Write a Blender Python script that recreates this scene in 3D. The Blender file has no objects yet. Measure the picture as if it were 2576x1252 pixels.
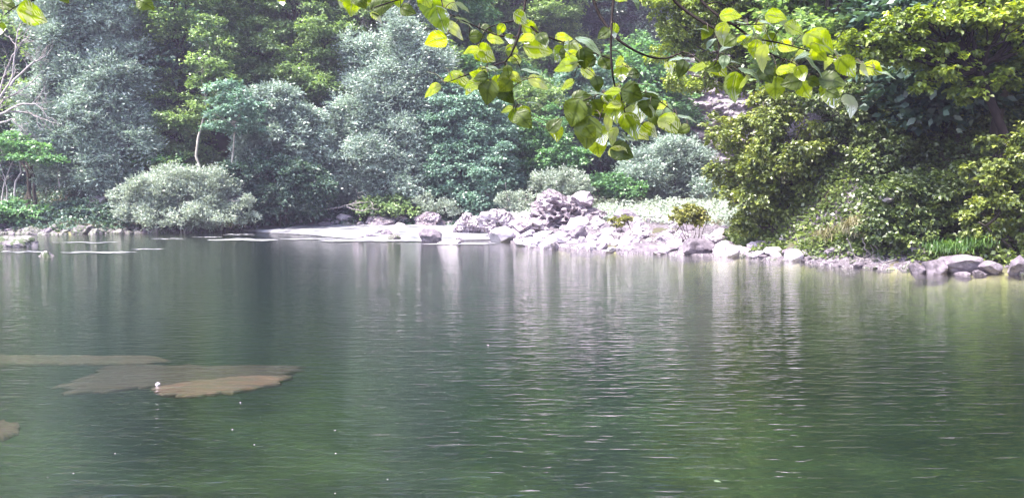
import bpy, math, random
import numpy as np
from mathutils import Vector, noise as mnoise

# ------------------------------------------------------------------ camera, light, exposure
sc = bpy.context.scene
F = 2231.0            # focal length in units of a 2576 px wide picture
CAM_Z = 2.0
TILT = math.atan(126.0 / F)
cam = bpy.data.objects.new('camera', bpy.data.cameras.new('camera'))
sc.collection.objects.link(cam)
cam.location = (0, 0, CAM_Z)
cam.rotation_euler = (math.pi / 2 - TILT, 0, 0)
cam.data.sensor_width = 36.0
cam.data.lens = 36.0 * F / 2576.0
cam.data.clip_start = 0.05
cam.data.clip_end = 3000
cam.data.dof.use_dof = False
sc.camera = cam

SUN_EL, SUN_AZ = math.radians(62), math.radians(238)     # azimuth measured from +Y towards +X
world = bpy.data.worlds.new('World'); sc.world = world
world.use_nodes = True
wn = world.node_tree
for n in list(wn.nodes): wn.nodes.remove(n)
wo = wn.nodes.new('ShaderNodeOutputWorld'); bg = wn.nodes.new('ShaderNodeBackground'); sky = wn.nodes.new('ShaderNodeTexSky')
sky.sky_type = 'NISHITA'; sky.sun_disc = False
sky.sun_elevation = SUN_EL; sky.sun_rotation = SUN_AZ
sky.air_density = 1.0; sky.dust_density = 3.0; sky.ozone_density = 1.0
bg.inputs['Strength'].default_value = 0.15
wn.links.new(sky.outputs[0], bg.inputs[0]); wn.links.new(bg.outputs[0], wo.inputs[0])
sl = bpy.data.lights.new('sun', 'SUN'); sl.energy = 2.5; sl.angle = math.radians(12); sl.color = (1.0, 0.94, 0.86)
sun = bpy.data.objects.new('sun', sl); sc.collection.objects.link(sun)
sd = Vector((math.cos(SUN_EL) * math.sin(SUN_AZ), math.cos(SUN_EL) * math.cos(SUN_AZ), math.sin(SUN_EL)))
sun.rotation_euler = sd.to_track_quat('Z', 'Y').to_euler()
sc.view_settings.view_transform = 'Standard'
sc.view_settings.look = 'None'
sc.view_settings.exposure = 2.65
sc.view_settings.gamma = 1.0
cy = sc.cycles
cy.max_bounces = 7; cy.diffuse_bounces = 3; cy.glossy_bounces = 3; cy.transmission_bounces = 4
cy.transparent_max_bounces = 8; cy.volume_bounces = 0
cy.caustics_reflective = False; cy.caustics_refractive = False
cy.use_denoising = True

WATER_ABS, WATER_SCAT = 0.45, 0.014
HAZE_DENSITY = 0.0007
HAZE_COLOR = (0.74, 0.68, 1.0)

# ------------------------------------------------------------------ helpers
R = np.random.default_rng(11)
random.seed(4)
ct, st = math.cos(TILT), math.sin(TILT)

def ray(px, py):
    a = (px - 1288.0) / F; b = -(py - 626.0) / F
    return np.array([a, ct + b * st, -st + b * ct])

def P(px, py, Y):
    d = ray(px, py); t = Y / d[1]
    return np.array([0, 0, CAM_Z]) + d * t

def G(px, py, z=0.0):
    d = ray(px, py); t = (z - CAM_Z) / d[2]
    return np.array([0, 0, CAM_Z]) + d * t

def link(name, me, parent=None):
    o = bpy.data.objects.new(name, me); sc.collection.objects.link(o)
    if parent is not None: o.parent = parent
    return o

def tag(o, label=None, cat=None, group=None, kind=None):
    if label: o['label'] = label
    if cat: o['category'] = cat
    if group: o['group'] = group
    if kind: o['kind'] = kind
    return o

def empty(name, loc, label, cat, group=None):
    o = bpy.data.objects.new(name, None); sc.collection.objects.link(o)
    o.location = [float(v) for v in loc]; o.empty_display_size = 0.2
    return tag(o, label, cat, group)

def mesh_np(name, V, F4, mat, smooth=False, tint=None):
    V = np.asarray(V, dtype=np.float32); F4 = np.asarray(F4, dtype=np.int32)
    k = F4.shape[1]
    me = bpy.data.meshes.new(name)
    me.vertices.add(len(V)); me.vertices.foreach_set('co', V.ravel())
    me.loops.add(F4.size); me.loops.foreach_set('vertex_index', F4.ravel())
    me.polygons.add(len(F4)); me.polygons.foreach_set('loop_start', np.arange(0, F4.size, k, dtype=np.int32))
    me.polygons.foreach_set('use_smooth', np.full(len(F4), smooth))
    if tint is not None:
        at = me.attributes.new('tint', 'FLOAT', 'FACE'); at.data.foreach_set('value', np.asarray(tint, dtype=np.float32))
    me.materials.append(mat)
    me.update(calc_edges=True)
    return me

class Tubes:
    """tapered tubes collected into one mesh (one trunk with its limbs)"""
    def __init__(s): s.V = []; s.F = []; s.n = 0
    def add(s, pts, r0, r1, sides=7, wob=0.0):
        pts = np.asarray(pts, dtype=float); n = len(pts)
        tang = np.gradient(pts, axis=0); tang /= np.linalg.norm(tang, axis=1)[:, None] + 1e-9
        ref = np.array([0.0, 1.0, 0.13]); 
        u = np.cross(tang, ref); u /= np.linalg.norm(u, axis=1)[:, None] + 1e-9
        w = np.cross(tang, u)
        rr = np.linspace(r0, r1, n) if np.isscalar(r0) else r0
        ang = np.linspace(0, 2 * math.pi, sides, endpoint=False)
        for i in range(n):
            k = 1 + (R.uniform(-wob, wob, sides) if wob else 0)
            s.V.append(pts[i] + rr[i] * ((np.cos(ang) * k)[:, None] * u[i] + (np.sin(ang) * k)[:, None] * w[i]))
        base = s.n
        for i in range(n - 1):
            for j in range(sides):
                a = base + i * sides + j; b = base + i * sides + (j + 1) % sides
                s.F.append((a, b, b + sides, a + sides))
        # end caps: collapse last ring to a point-like ring is enough when thin; close with quads for blunt ends
        s.n += n * sides
        if sides % 2 == 0:
            for e in (base, base + (n - 1) * sides):
                for j in range(1, sides - 1, 2):
                    s.F.append((e, e + j, e + j + 1, e + (j + 2) % sides))
    def mesh(s, name, mat):
        return mesh_np(name, np.concatenate(s.V), s.F, mat, smooth=True)

def curve_pts(a, b, n=6, sag=0.0, wig=0.0, rng=R):
    a = np.asarray(a, float); b = np.asarray(b, float)
    t = np.linspace(0, 1, n)[:, None]
    p = a + (b - a) * t
    p[:, 2] += sag * 4 * (t * (1 - t))[:, 0]
    if wig:
        L = np.linalg.norm(b - a)
        q = rng.normal(0, wig * L, (n, 3)); q[0] = 0; q[-1] = 0
        p += q
    return p

# ------------------------------------------------------------------ materials
def new_mat(name):
    m = bpy.data.materials.new(name); m.use_nodes = True
    nt = m.node_tree
    for n in list(nt.nodes): nt.nodes.remove(n)
    out = nt.nodes.new('ShaderNodeOutputMaterial')
    return m, nt, out

def node(nt, typ, **kw):
    n = nt.nodes.new(typ)
    for k, v in kw.items():
        if k in n.inputs: n.inputs[k].default_value = v
        else: setattr(n, k, v)
    return n

def ramp(nt, stops, fac=None, interp='LINEAR'):
    n = nt.nodes.new('ShaderNodeValToRGB'); n.color_ramp.interpolation = interp
    el = n.color_ramp.elements
    while len(el) < len(stops): el.new(0.5)
    for e, (p, c) in zip(el, stops):
        e.position = p; e.color = tuple(c) + (1,) if len(c) == 3 else c
    if fac is not None: nt.links.new(fac, n.inputs[0])
    return n

def leaf_mat(name, c0, c1, c2=None, trans=0.35, gloss=0.05, tr_col=None, patch=0.5):
    m, nt, out = new_mat(name)
    at = node(nt, 'ShaderNodeAttribute'); at.attribute_name = 'tint'
    tc = node(nt, 'ShaderNodeTexCoord')
    nz = node(nt, 'ShaderNodeTexNoise', Scale=patch, Detail=3.0)
    nt.links.new(tc.outputs['Object'], nz.inputs['Vector'])
    ad = node(nt, 'ShaderNodeMath', operation='MULTIPLY_ADD'); ad.inputs[1].default_value = 1.5; ad.inputs[2].default_value = -0.75
    nt.links.new(nz.outputs[0], ad.inputs[0])
    a2 = node(nt, 'ShaderNodeMath', operation='ADD'); a2.use_clamp = True
    nt.links.new(at.outputs['Fac'], a2.inputs[0]); nt.links.new(ad.outputs[0], a2.inputs[1])
    stops = [(0.0, c0), (0.75, c1)] + ([(1.0, c2)] if c2 else [])
    cr = ramp(nt, stops, a2.outputs[0])
    df = node(nt, 'ShaderNodeBsdfDiffuse'); tl = node(nt, 'ShaderNodeBsdfTranslucent')
    nt.links.new(cr.outputs[0], df.inputs[0])
    hs = node(nt, 'ShaderNodeMix', data_type='RGBA', blend_type='MULTIPLY'); hs.inputs[0].default_value = 1.0
    nt.links.new(cr.outputs[0], hs.inputs[6]); hs.inputs[7].default_value = (tr_col or (1.5, 1.6, 0.7)) + (1,)
    nt.links.new(hs.outputs[2], tl.inputs[0])
    mx = node(nt, 'ShaderNodeMixShader'); mx.inputs[0].default_value = trans
    nt.links.new(df.outputs[0], mx.inputs[1]); nt.links.new(tl.outputs[0], mx.inputs[2])
    gl = node(nt, 'ShaderNodeBsdfGlossy', Roughness=0.42); gl.inputs[0].default_value = (1, 1, 1, 1)
    m2 = node(nt, 'ShaderNodeMixShader'); m2.inputs[0].default_value = gloss
    nt.links.new(mx.outputs[0], m2.inputs[1]); nt.links.new(gl.outputs[0], m2.inputs[2])
    nt.links.new(m2.outputs[0], out.inputs[0])
    return m

def bark_mat(name, c0, c1, scale=8.0):
    m, nt, out = new_mat(name)
    tc = node(nt, 'ShaderNodeTexCoord'); mp = node(nt, 'ShaderNodeMapping'); mp.inputs['Scale'].default_value = (1, 1, 0.25)
    nz = node(nt, 'ShaderNodeTexNoise', Scale=scale, Detail=6.0, Roughness=0.7)
    nt.links.new(tc.outputs['Object'], mp.inputs[0]); nt.links.new(mp.outputs[0], nz.inputs['Vector'])
    cr = ramp(nt, [(0.3, c0), (0.7, c1)], nz.outputs[0])
    b = node(nt, 'ShaderNodeBsdfPrincipled', Roughness=0.9); b.inputs['Specular IOR Level'].default_value = 0.1
    bp = node(nt, 'ShaderNodeBump', Strength=0.5, Distance=0.03)
    nt.links.new(nz.outputs[0], bp.inputs['Height']); nt.links.new(bp.outputs[0], b.inputs['Normal'])
    nt.links.new(cr.outputs[0], b.inputs['Base Color']); nt.links.new(b.outputs[0], out.inputs[0])
    return m

def rock_mat(name, c0, c1, c2, scale=2.0, moss=None, moss_amt=0.5, streak=(1, 1, 1)):
    m, nt, out = new_mat(name)
    tc = node(nt, 'ShaderNodeTexCoord'); mp = node(nt, 'ShaderNodeMapping'); mp.inputs['Scale'].default_value = streak
    nt.links.new(tc.outputs['Object'], mp.inputs[0])
    nz = node(nt, 'ShaderNodeTexNoise', Scale=scale, Detail=8.0, Roughness=0.65)
    n2 = node(nt, 'ShaderNodeTexNoise', Scale=scale * 4.3, Detail=6.0, Roughness=0.75)
    oi = node(nt, 'ShaderNodeObjectInfo')
    for n in (nz, n2): nt.links.new(mp.outputs[0], n.inputs['Vector'])
    s = node(nt, 'ShaderNodeMath', operation='MULTIPLY_ADD'); s.inputs[1].default_value = 0.18
    nt.links.new(oi.outputs['Random'], s.inputs[0]); 
    s0 = node(nt, 'ShaderNodeMath', operation='MULTIPLY_ADD'); s0.inputs[1].default_value = 0.5
    nt.links.new(n2.outputs[0], s0.inputs[0]); nt.links.new(nz.outputs[0], s0.inputs[2])
    s1 = node(nt, 'ShaderNodeMath', operation='SUBTRACT'); nt.links.new(s0.outputs[0], s1.inputs[0]); s1.inputs[1].default_value = 0.48
    nt.links.new(s1.outputs[0], s.inputs[2])
    cr = ramp(nt, [(0.12, c0), (0.35, c1), (0.75, c2)], s.outputs[0])
    col = cr.outputs[0]
    if moss:
        mz = node(nt, 'ShaderNodeTexNoise', Scale=scale * 1.7, Detail=5.0, Roughness=0.7)
        nt.links.new(mp.outputs[0], mz.inputs['Vector'])
        mr = ramp(nt, [(moss_amt - 0.04, (0, 0, 0)), (moss_amt + 0.05, (1, 1, 1))], mz.outputs[0])
        mxc = node(nt, 'ShaderNodeMix', data_type='RGBA'); nt.links.new(mr.outputs[0], mxc.inputs[0])
        nt.links.new(col, mxc.inputs[6]); mxc.inputs[7].default_value = moss + (1,)
        col = mxc.outputs[2]
    b = node(nt, 'ShaderNodeBsdfPrincipled', Roughness=0.85)
    bp = node(nt, 'ShaderNodeBump', Strength=0.7, Distance=0.08)
    nt.links.new(s0.outputs[0], bp.inputs['Height']); nt.links.new(bp.outputs[0], b.inputs['Normal'])
    nt.links.new(col, b.inputs['Base Color']); nt.links.new(b.outputs[0], out.inputs[0])
    return m

M = {}
M['willow'] = leaf_mat('silver_willow_leaf', (0.16, 0.22, 0.19), (0.37, 0.46, 0.41), (0.52, 0.60, 0.55), trans=0.3, tr_col=(1.0, 1.15, 0.8), gloss=0.08)
M['teal'] = leaf_mat('blue_green_leaf', (0.08, 0.16, 0.12), (0.24, 0.36, 0.29), (0.40, 0.52, 0.44), trans=0.3, tr_col=(1.0, 1.3, 0.8))
M['horn'] = leaf_mat('fresh_green_leaf', (0.10, 0.17, 0.07), (0.26, 0.37, 0.15), (0.41, 0.51, 0.24))
M['green'] = leaf_mat('mid_green_leaf', (0.06, 0.15, 0.07), (0.17, 0.33, 0.14), (0.28, 0.46, 0.20))
M['dark'] = leaf_mat('dark_green_leaf', (0.03, 0.065, 0.05), (0.085, 0.15, 0.11), (0.15, 0.23, 0.17), trans=0.25)
M['olive'] = leaf_mat('olive_yellow_leaf', (0.055, 0.085, 0.016), (0.20, 0.25, 0.05), (0.40, 0.45, 0.10), tr_col=(1.5, 1.4, 0.4), patch=0.9)
M['olive_dark'] = leaf_mat('deep_green_hazel_leaf', (0.035, 0.06, 0.02), (0.14, 0.19, 0.05), (0.29, 0.35, 0.10), trans=0.3)
M['maple'] = leaf_mat('yellow_green_maple_leaf', (0.08, 0.13, 0.015), (0.23, 0.31, 0.045), (0.43, 0.50, 0.08), trans=0.45, tr_col=(1.6, 1.5, 0.4))
M['yellow'] = leaf_mat('yellow_shrub_leaf', (0.10, 0.11, 0.03), (0.25, 0.25, 0.05), (0.42, 0.38, 0.07), trans=0.4)
M['dusty'] = leaf_mat('dusty_pale_leaf', (0.2, 0.25, 0.2), (0.42, 0.49, 0.42), (0.60, 0.66, 0.58), trans=0.3, tr_col=(1.1, 1.1, 0.8))
M['grass'] = leaf_mat('grass_blade', (0.03, 0.08, 0.015), (0.08, 0.17, 0.025), (0.16, 0.27, 0.05))
M['dry'] = leaf_mat('dry_grass_blade', (0.07, 0.07, 0.03), (0.16, 0.15, 0.07), (0.26, 0.24, 0.12), tr_col=(1.1, 1.0, 0.7))
M['bark'] = bark_mat('grey_brown_bark', (0.03, 0.025, 0.02), (0.09, 0.075, 0.06))
M['bark_pale'] = bark_mat('pale_bark', (0.22, 0.20, 0.18), (0.5, 0.46, 0.40), 5.0)
M['bark_dark'] = bark_mat('dark_bark', (0.010, 0.007, 0.008), (0.028, 0.022, 0.022))
M['bark_dead'] = bark_mat('dead_grey_wood', (0.2, 0.17, 0.17), (0.42, 0.38, 0.38))
M['lime'] = rock_mat('white_limestone', (0.13, 0.10, 0.13), (0.38, 0.33, 0.38), (0.62, 0.56, 0.62), 1.9)
M['pitted'] = rock_mat('pitted_limestone', (0.035, 0.025, 0.035), (0.22, 0.18, 0.215), (0.70, 0.65, 0.69), 2.6, moss=(0.05, 0.035, 0.03), moss_amt=0.58)  # dark patches: moss, and the shade of crevices put into the colour
M['grey'] = rock_mat('violet_grey_stone', (0.045, 0.035, 0.045), (0.13, 0.107, 0.132), (0.30, 0.255, 0.305), 2.2)
M['wet'] = rock_mat('brown_streaked_stone', (0.03, 0.014, 0.01), (0.11, 0.058, 0.04), (0.25, 0.14, 0.10), 1.6, moss=(0.07, 0.06, 0.035), moss_amt=0.5, streak=(0.7, 7, 4))
M['wet_dim'] = rock_mat('dim_olive_stone', (0.02, 0.013, 0.01), (0.06, 0.036, 0.026), (0.12, 0.075, 0.055), 1.6, streak=(0.7, 7, 4))
M['mossy'] = rock_mat('mossy_stone', (0.08, 0.06, 0.075), (0.20, 0.17, 0.19), (0.42, 0.38, 0.40), 2.0, moss=(0.05, 0.07, 0.03), moss_amt=0.5)
M['cliff'] = rock_mat('cliff_stone', (0.10, 0.08, 0.11), (0.28, 0.24, 0.29), (0.55, 0.50, 0.55), 0.5, moss=(0.07, 0.10, 0.03), moss_amt=0.56, streak=(1, 1, 2.5))

# ------------------------------------------------------------------ terrain
SH = [(-90, 60), (-45, 54.5)] + [tuple(G(px, py)[:2]) for px, py in
      ((0, 586), (150, 589), (300, 586), (520, 583))] + [(-15.5, 56.0), (-9, 56.5), (-4.0, 56.0), (-1.0, 52.0), (0.1, 39.0)] + \
     [tuple(G(px, py)[:2]) for px, py in ((1335, 622), (1560, 636), (1700, 640), (1850, 646), (2000, 656), (2100, 668), (2300, 681), (2450, 688), (2620, 692))] + \
     [(18, 19), (22, 9), (24, -10), (26, -60)]
SHX = np.array([p[0] for p in SH]); SHY = np.array([p[1] for p in SH])

def sstep(x, a, b):
    t = np.clip((x - a) / (b - a), 0, 1); return t * t * (3 - 2 * t)

def vnoise(x, y, s, seed=0.0):
    f = np.vectorize(lambda a, b: mnoise.fractal(Vector((a * s + seed, b * s, seed)), 1.0, 2.0, 4))
    return f(x, y)

def height(x, y, rough=True):
    x = np.asarray(x, float); y = np.asarray(y, float)
    d = y - np.interp(x, SHX, SHY)
    d = d * np.where(x > 15, 0.6, 0.9)
    u = x - 0.14 * y
    wl = sstep(-u, 9.0, 14.0); wr = sstep(x - 0.27 * y, -0.6, 3.5)
    dl = np.maximum(0, d)
    left = 0.75 * sstep(dl, 0, 2.5) + 0.82 * np.maximum(0, dl - 4.5)
    right = 0.55 * sstep(dl, 0, 1.8) + 0.9 * np.maximum(0, dl - 2.2)
    mid = 0.95 * sstep(dl, 0, 16) + 0.05 * np.maximum(0, dl - 16) + 1.1 * np.maximum(0, y - 94)
    h = mid + (np.maximum(left, mid) - mid) * wl
    h = h + (np.maximum(right, mid) - h) * wr
    h = np.minimum(h, 150 + 0.05 * h)
    # river bed
    dd = np.maximum(0, -d)
    bed = -np.minimum(2.9, 0.55 * dd)
    near = sstep(y, 1.5, 15)                       # rises to the near bank
    deep = -0.55 - 2.2 * sstep(x + 0.15 * y, -2.0, 7.0)
    bed2 = np.where(y < 1.0, 0.35 - 0.3 * np.clip(y + 1, 0, 2), -0.25 - (0 - deep - 0.25) * sstep(y, 1.0, 8.0))
    bed = np.maximum(bed, np.minimum(bed2, 0.4)) * (1 - near) + bed * near
    h = np.where(d >= 0, h, bed)
    h = np.where((y < 1.0) & (x < 20), 0.3 + 0.1 * np.clip(-y, 0, 8), h)
    return h

def hz(x, y): return float(height(x, y))

gx = np.concatenate([np.linspace(-600, -95, 18), np.linspace(-90, 60, 260), np.linspace(66, 600, 18)])
gy = np.concatenate([np.linspace(-500, -20, 14), np.linspace(-16, 130, 260), np.linspace(136, 800, 22)])
X, Y = np.meshgrid(gx, gy)
Z = height(X, Y)
Z += vnoise(X, Y, 0.55, 3.1) * np.where(Z < 0, 0.10, 0.14) * np.where(np.abs(Y) > 135, 0, 1)
n1, n2 = X.shape
idx = np.arange(n1 * n2).reshape(n1, n2)
Fq = np.stack([idx[:-1, :-1], idx[:-1, 1:], idx[1:, 1:], idx[1:, :-1]], -1).reshape(-1, 4)
m, nt, out = new_mat('woodland_ground_and_river_bed')
geo = node(nt, 'ShaderNodeNewGeometry'); sp = node(nt, 'ShaderNodeSeparateXYZ'); nt.links.new(geo.outputs['Position'], sp.inputs[0])
nz = node(nt, 'ShaderNodeTexNoise', Scale=1.2, Detail=8.0, Roughness=0.65); nt.links.new(geo.outputs['Position'], nz.inputs['Vector'])
nb = node(nt, 'ShaderNodeTexNoise', Scale=0.33, Detail=4.0); nt.links.new(geo.outputs['Position'], nb.inputs['Vector'])
land = ramp(nt, [(0.3, (0.035, 0.025, 0.02)), (0.5, (0.07, 0.06, 0.035)), (0.7, (0.05, 0.08, 0.03))], nz.outputs[0])
bedc = ramp(nt, [(0.35, (0.06, 0.07, 0.045)), (0.5, (0.20, 0.19, 0.09)), (0.66, (0.46, 0.42, 0.19))], nb.outputs[0])
vo = node(nt, 'ShaderNodeTexVoronoi', Scale=3.5); nt.links.new(geo.outputs['Position'], vo.inputs['Vector'])
vm = node(nt, 'ShaderNodeMix', data_type='RGBA', blend_type='OVERLAY'); vm.inputs[0].default_value = 0.35
nt.links.new(bedc.outputs[0], vm.inputs[6]); nt.links.new(vo.outputs['Distance'], vm.inputs[7])
mr = node(nt, 'ShaderNodeMapRange'); mr.inputs[1].default_value = -0.05; mr.inputs[2].default_value = 0.12
nt.links.new(sp.outputs['Z'], mr.inputs[0])
mc = node(nt, 'ShaderNodeMix', data_type='RGBA'); nt.links.new(mr.outputs[0], mc.inputs[0])
nt.links.new(vm.outputs[2], mc.inputs[6]); nt.links.new(land.outputs[0], mc.inputs[7])
b = node(nt, 'ShaderNodeBsdfPrincipled', Roughness=0.95)
bp = node(nt, 'ShaderNodeBump', Strength=0.6, Distance=0.12); nt.links.new(nz.outputs[0], bp.inputs['Height']); nt.links.new(bp.outputs[0], b.inputs['Normal'])
nt.links.new(mc.outputs[2], b.inputs['Base Color']); nt.links.new(b.outputs[0], out.inputs[0])
M['ground'] = m
tag(link('ground', mesh_np('ground', np.stack([X, Y, Z], -1).reshape(-1, 3), Fq, m, smooth=True)), kind='structure')

# ------------------------------------------------------------------ water
def wave_bump(nt, dist=1.0):
    geo = node(nt, 'ShaderNodeNewGeometry')
    prev = None
    for sx, sy, scl, amp in ((0.55, 2.2, 1.0, 0.005), (1.6, 5.5, 1.0, 0.0115), (3.4, 11, 1.0, 0.013), (7, 18, 1.0, 0.0015)):
        mp = node(nt, 'ShaderNodeMapping'); mp.inputs['Scale'].default_value = (sx, sy, 1); mp.inputs['Rotation'].default_value = (0, 0, 0.12 * (sx % 1.3 - 0.5))
        nt.links.new(geo.outputs['Position'], mp.inputs[0])
        nz = node(nt, 'ShaderNodeTexNoise', Scale=scl, Detail=2.5, Roughness=0.5, Distortion=0.4)
        nt.links.new(mp.outputs[0], nz.inputs['Vector'])
        mu = node(nt, 'ShaderNodeMath', operation='MULTIPLY'); mu.inputs[1].default_value = amp
        nt.links.new(nz.outputs[0], mu.inputs[0])
        if prev is None: prev = mu.outputs[0]
        else:
            ad = node(nt, 'ShaderNodeMath', operation='ADD'); nt.links.new(prev, ad.inputs[0]); nt.links.new(mu.outputs[0], ad.inputs[1]); prev = ad.outputs[0]
    # calmer patches
    pn = node(nt, 'ShaderNodeTexNoise', Scale=0.12, Detail=3.0); nt.links.new(geo.outputs['Position'], pn.inputs['Vector'])
    pr = node(nt, 'ShaderNodeMapRange'); pr.inputs[1].default_value = 0.35; pr.inputs[2].default_value = 0.65; pr.inputs[3].default_value = 0.75; pr.inputs[4].default_value = 1.1
    nt.links.new(pn.outputs[0], pr.inputs[0])
    mm = node(nt, 'ShaderNodeMath', operation='MULTIPLY'); nt.links.new(prev, mm.inputs[0]); nt.links.new(pr.outputs[0], mm.inputs[1])
    bp = node(nt, 'ShaderNodeBump', Strength=1.0, Distance=dist)
    nt.links.new(mm.outputs[0], bp.inputs['Height'])
    return bp

m, nt, out = new_mat('emerald_river_water')
bp = wave_bump(nt, 1.0)
fr = node(nt, 'ShaderNodeFresnel', IOR=1.5); nt.links.new(bp.outputs[0], fr.inputs['Normal'])
gl = node(nt, 'ShaderNodeBsdfGlossy', Roughness=0.05); gl.inputs[0].default_value = (1, 1, 1, 1); nt.links.new(bp.outputs[0], gl.inputs['Normal'])
tr = node(nt, 'ShaderNodeBsdfTransparent'); tr.inputs[0].default_value = (0.97, 0.98, 0.97, 1)
m2 = node(nt, 'ShaderNodeMixShader'); nt.links.new(fr.outputs[0], m2.inputs[0]); nt.links.new(tr.outputs[0], m2.inputs[1]); nt.links.new(gl.outputs[0], m2.inputs[2])
nt.links.new(m2.outputs[0], out.inputs[0])
va = node(nt, 'ShaderNodeVolumeAbsorption', Density=WATER_ABS); va.inputs[0].default_value = (0.42, 0.54, 0.50, 1)
vs = node(nt, 'ShaderNodeVolumeScatter', Density=WATER_SCAT); vs.inputs[0].default_value = (0.50, 0.78, 0.68, 1)
av = node(nt, 'ShaderNodeAddShader'); nt.links.new(va.outputs[0], av.inputs[0]); nt.links.new(vs.outputs[0], av.inputs[1]); nt.links.new(av.outputs[0], out.inputs['Volume'])
M['water'] = m
wx = np.linspace(-120, 60, 60); wy = np.linspace(-2.2, 75, 60)
Xw, Yw = np.meshgrid(wx, wy); iw = np.arange(3600).reshape(60, 60)
Fw = np.stack([iw[:-1, :-1], iw[:-1, 1:], iw[1:, 1:], iw[1:, :-1]], -1).reshape(-1, 4)
def bottom(z):
    b0 = np.stack([Xw, Yw, 0 * Xw + z], -1).reshape(-1, 3); return b0
edge = list(iw[0, :]) + list(iw[1:, -1]) + list(iw[-1, -2::-1]) + list(iw[-2:0:-1, 0])
Fs = [(edge[(k + 1) % len(edge)], edge[k], edge[k] + 3600, edge[(k + 1) % len(edge)] + 3600) for k in range(len(edge))]
Vw = np.concatenate([bottom(0.0), bottom(-4.2)]); Fw = np.concatenate([Fw, Fw[:, ::-1] + 3600, np.array(Fs)])
tag(link('water', mesh_np('water', Vw, Fw, m, smooth=False)), kind='structure')

# riffle coming down into the pool, its sky glare painted white, plus foam lines
m, nt, out = new_mat('riffle_foam_and_glare')
geo = node(nt, 'ShaderNodeNewGeometry'); mp = node(nt, 'ShaderNodeMapping'); mp.inputs['Scale'].default_value = (0.3, 1.6, 1)
nt.links.new(geo.outputs['Position'], mp.inputs[0])
nz = node(nt, 'ShaderNodeTexNoise', Scale=2.6, Detail=8.0, Roughness=0.75); nt.links.new(mp.outputs[0], nz.inputs['Vector'])
cr = ramp(nt, [(0.41, (0.03, 0.035, 0.045)), (0.47, (0.10, 0.10, 0.115)), (0.60, (0.68, 0.66, 0.72))], nz.outputs[0])
b = node(nt, 'ShaderNodeBsdfPrincipled', Roughness=0.35)
bp = node(nt, 'ShaderNodeBump', Strength=0.6, Distance=0.1); nt.links.new(nz.outputs[0], bp.inputs['Height']); nt.links.new(bp.outputs[0], b.inputs['Normal'])
nt.links.new(cr.outputs[0], b.inputs['Base Color']); nt.links.new(b.outputs[0], out.inputs[0])
M['foam'] = m
V = []; Fc = []
def strip(px0, px1, py, thick, z=0.012, n=28, seed=0):
    """a foam line lying on the pool, ragged edges"""
    base = len(V)
    for i in range(n + 1):
        t = i / n; px = px0 + (px1 - px0) * t
        w = thick * max(0.03, math.sin(math.pi * t) ** 0.5) * (0.6 + 0.6 * mnoise.noise(Vector((t * 9, seed, 1.7))))
        c = py + 2.2 * mnoise.noise(Vector((t * 4, seed, 9)))
        V.append(G(px, c - w / 2, z)); V.append(G(px, c + w / 2, z))
        if i: a = base + 2 * i; Fc.append((a - 2, a - 1, a + 1, a))
for k, s in enumerate([(0, 120, 633, 4), (150, 345, 634, 5), (130, 300, 610, 3), (380, 470, 600, 2.5), (330, 420, 626, 2), (520, 700, 602, 7), (700, 900, 600, 4), (800, 1100, 604, 9), (1060, 1250, 612, 6), (560, 640, 590, 3), (480, 560, 596, 2)]):
    strip(*s, seed=k * 3.3)
nx, ny = 70, 26                                     # sloping riffle sheet
base = len(V)
for j in range(ny):
    for i in range(nx):
        s = i / (nx - 1); t = j / (ny - 1)
        px = 560 + (1400 - 560) * s
        y0 = G(px, 600 - 8 * math.sin(s * 9) * 0.4 + 6 * s, 0)[1]
        y1 = 57.5
        yy = y0 + (y1 - y0) * t
        q = max(0.0, 1 - s / 0.5); yy = yy + (y1 - yy) * (q ** 1.5) * 0.93 + 0.5 * mnoise.noise(Vector((s * 14, 0, 3))) * (1 - t)
        d = ray(px, 600); x = d[0] / d[1] * yy
        z = 0.01 + 0.36 * t ** 1.1 * 1.0 + 0.05 * mnoise.fractal(Vector((x * 0.7, yy * 1.6, 0)), 1, 2, 4) * min(1, t * 6)
        V.append((x, yy, z))
for j in range(ny - 1):
    for i in range(nx - 1):
        a = base + j * nx + i; Fc.append((a, a + 1, a + nx + 1, a + nx))
tag(link('rapids_water', mesh_np('rapids_water', np.array(V), Fc, m, smooth=True)), kind='structure')

# ------------------------------------------------------------------ foliage
def unit(v): return v / (np.linalg.norm(v, axis=-1, keepdims=True) + 1e-9)

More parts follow.
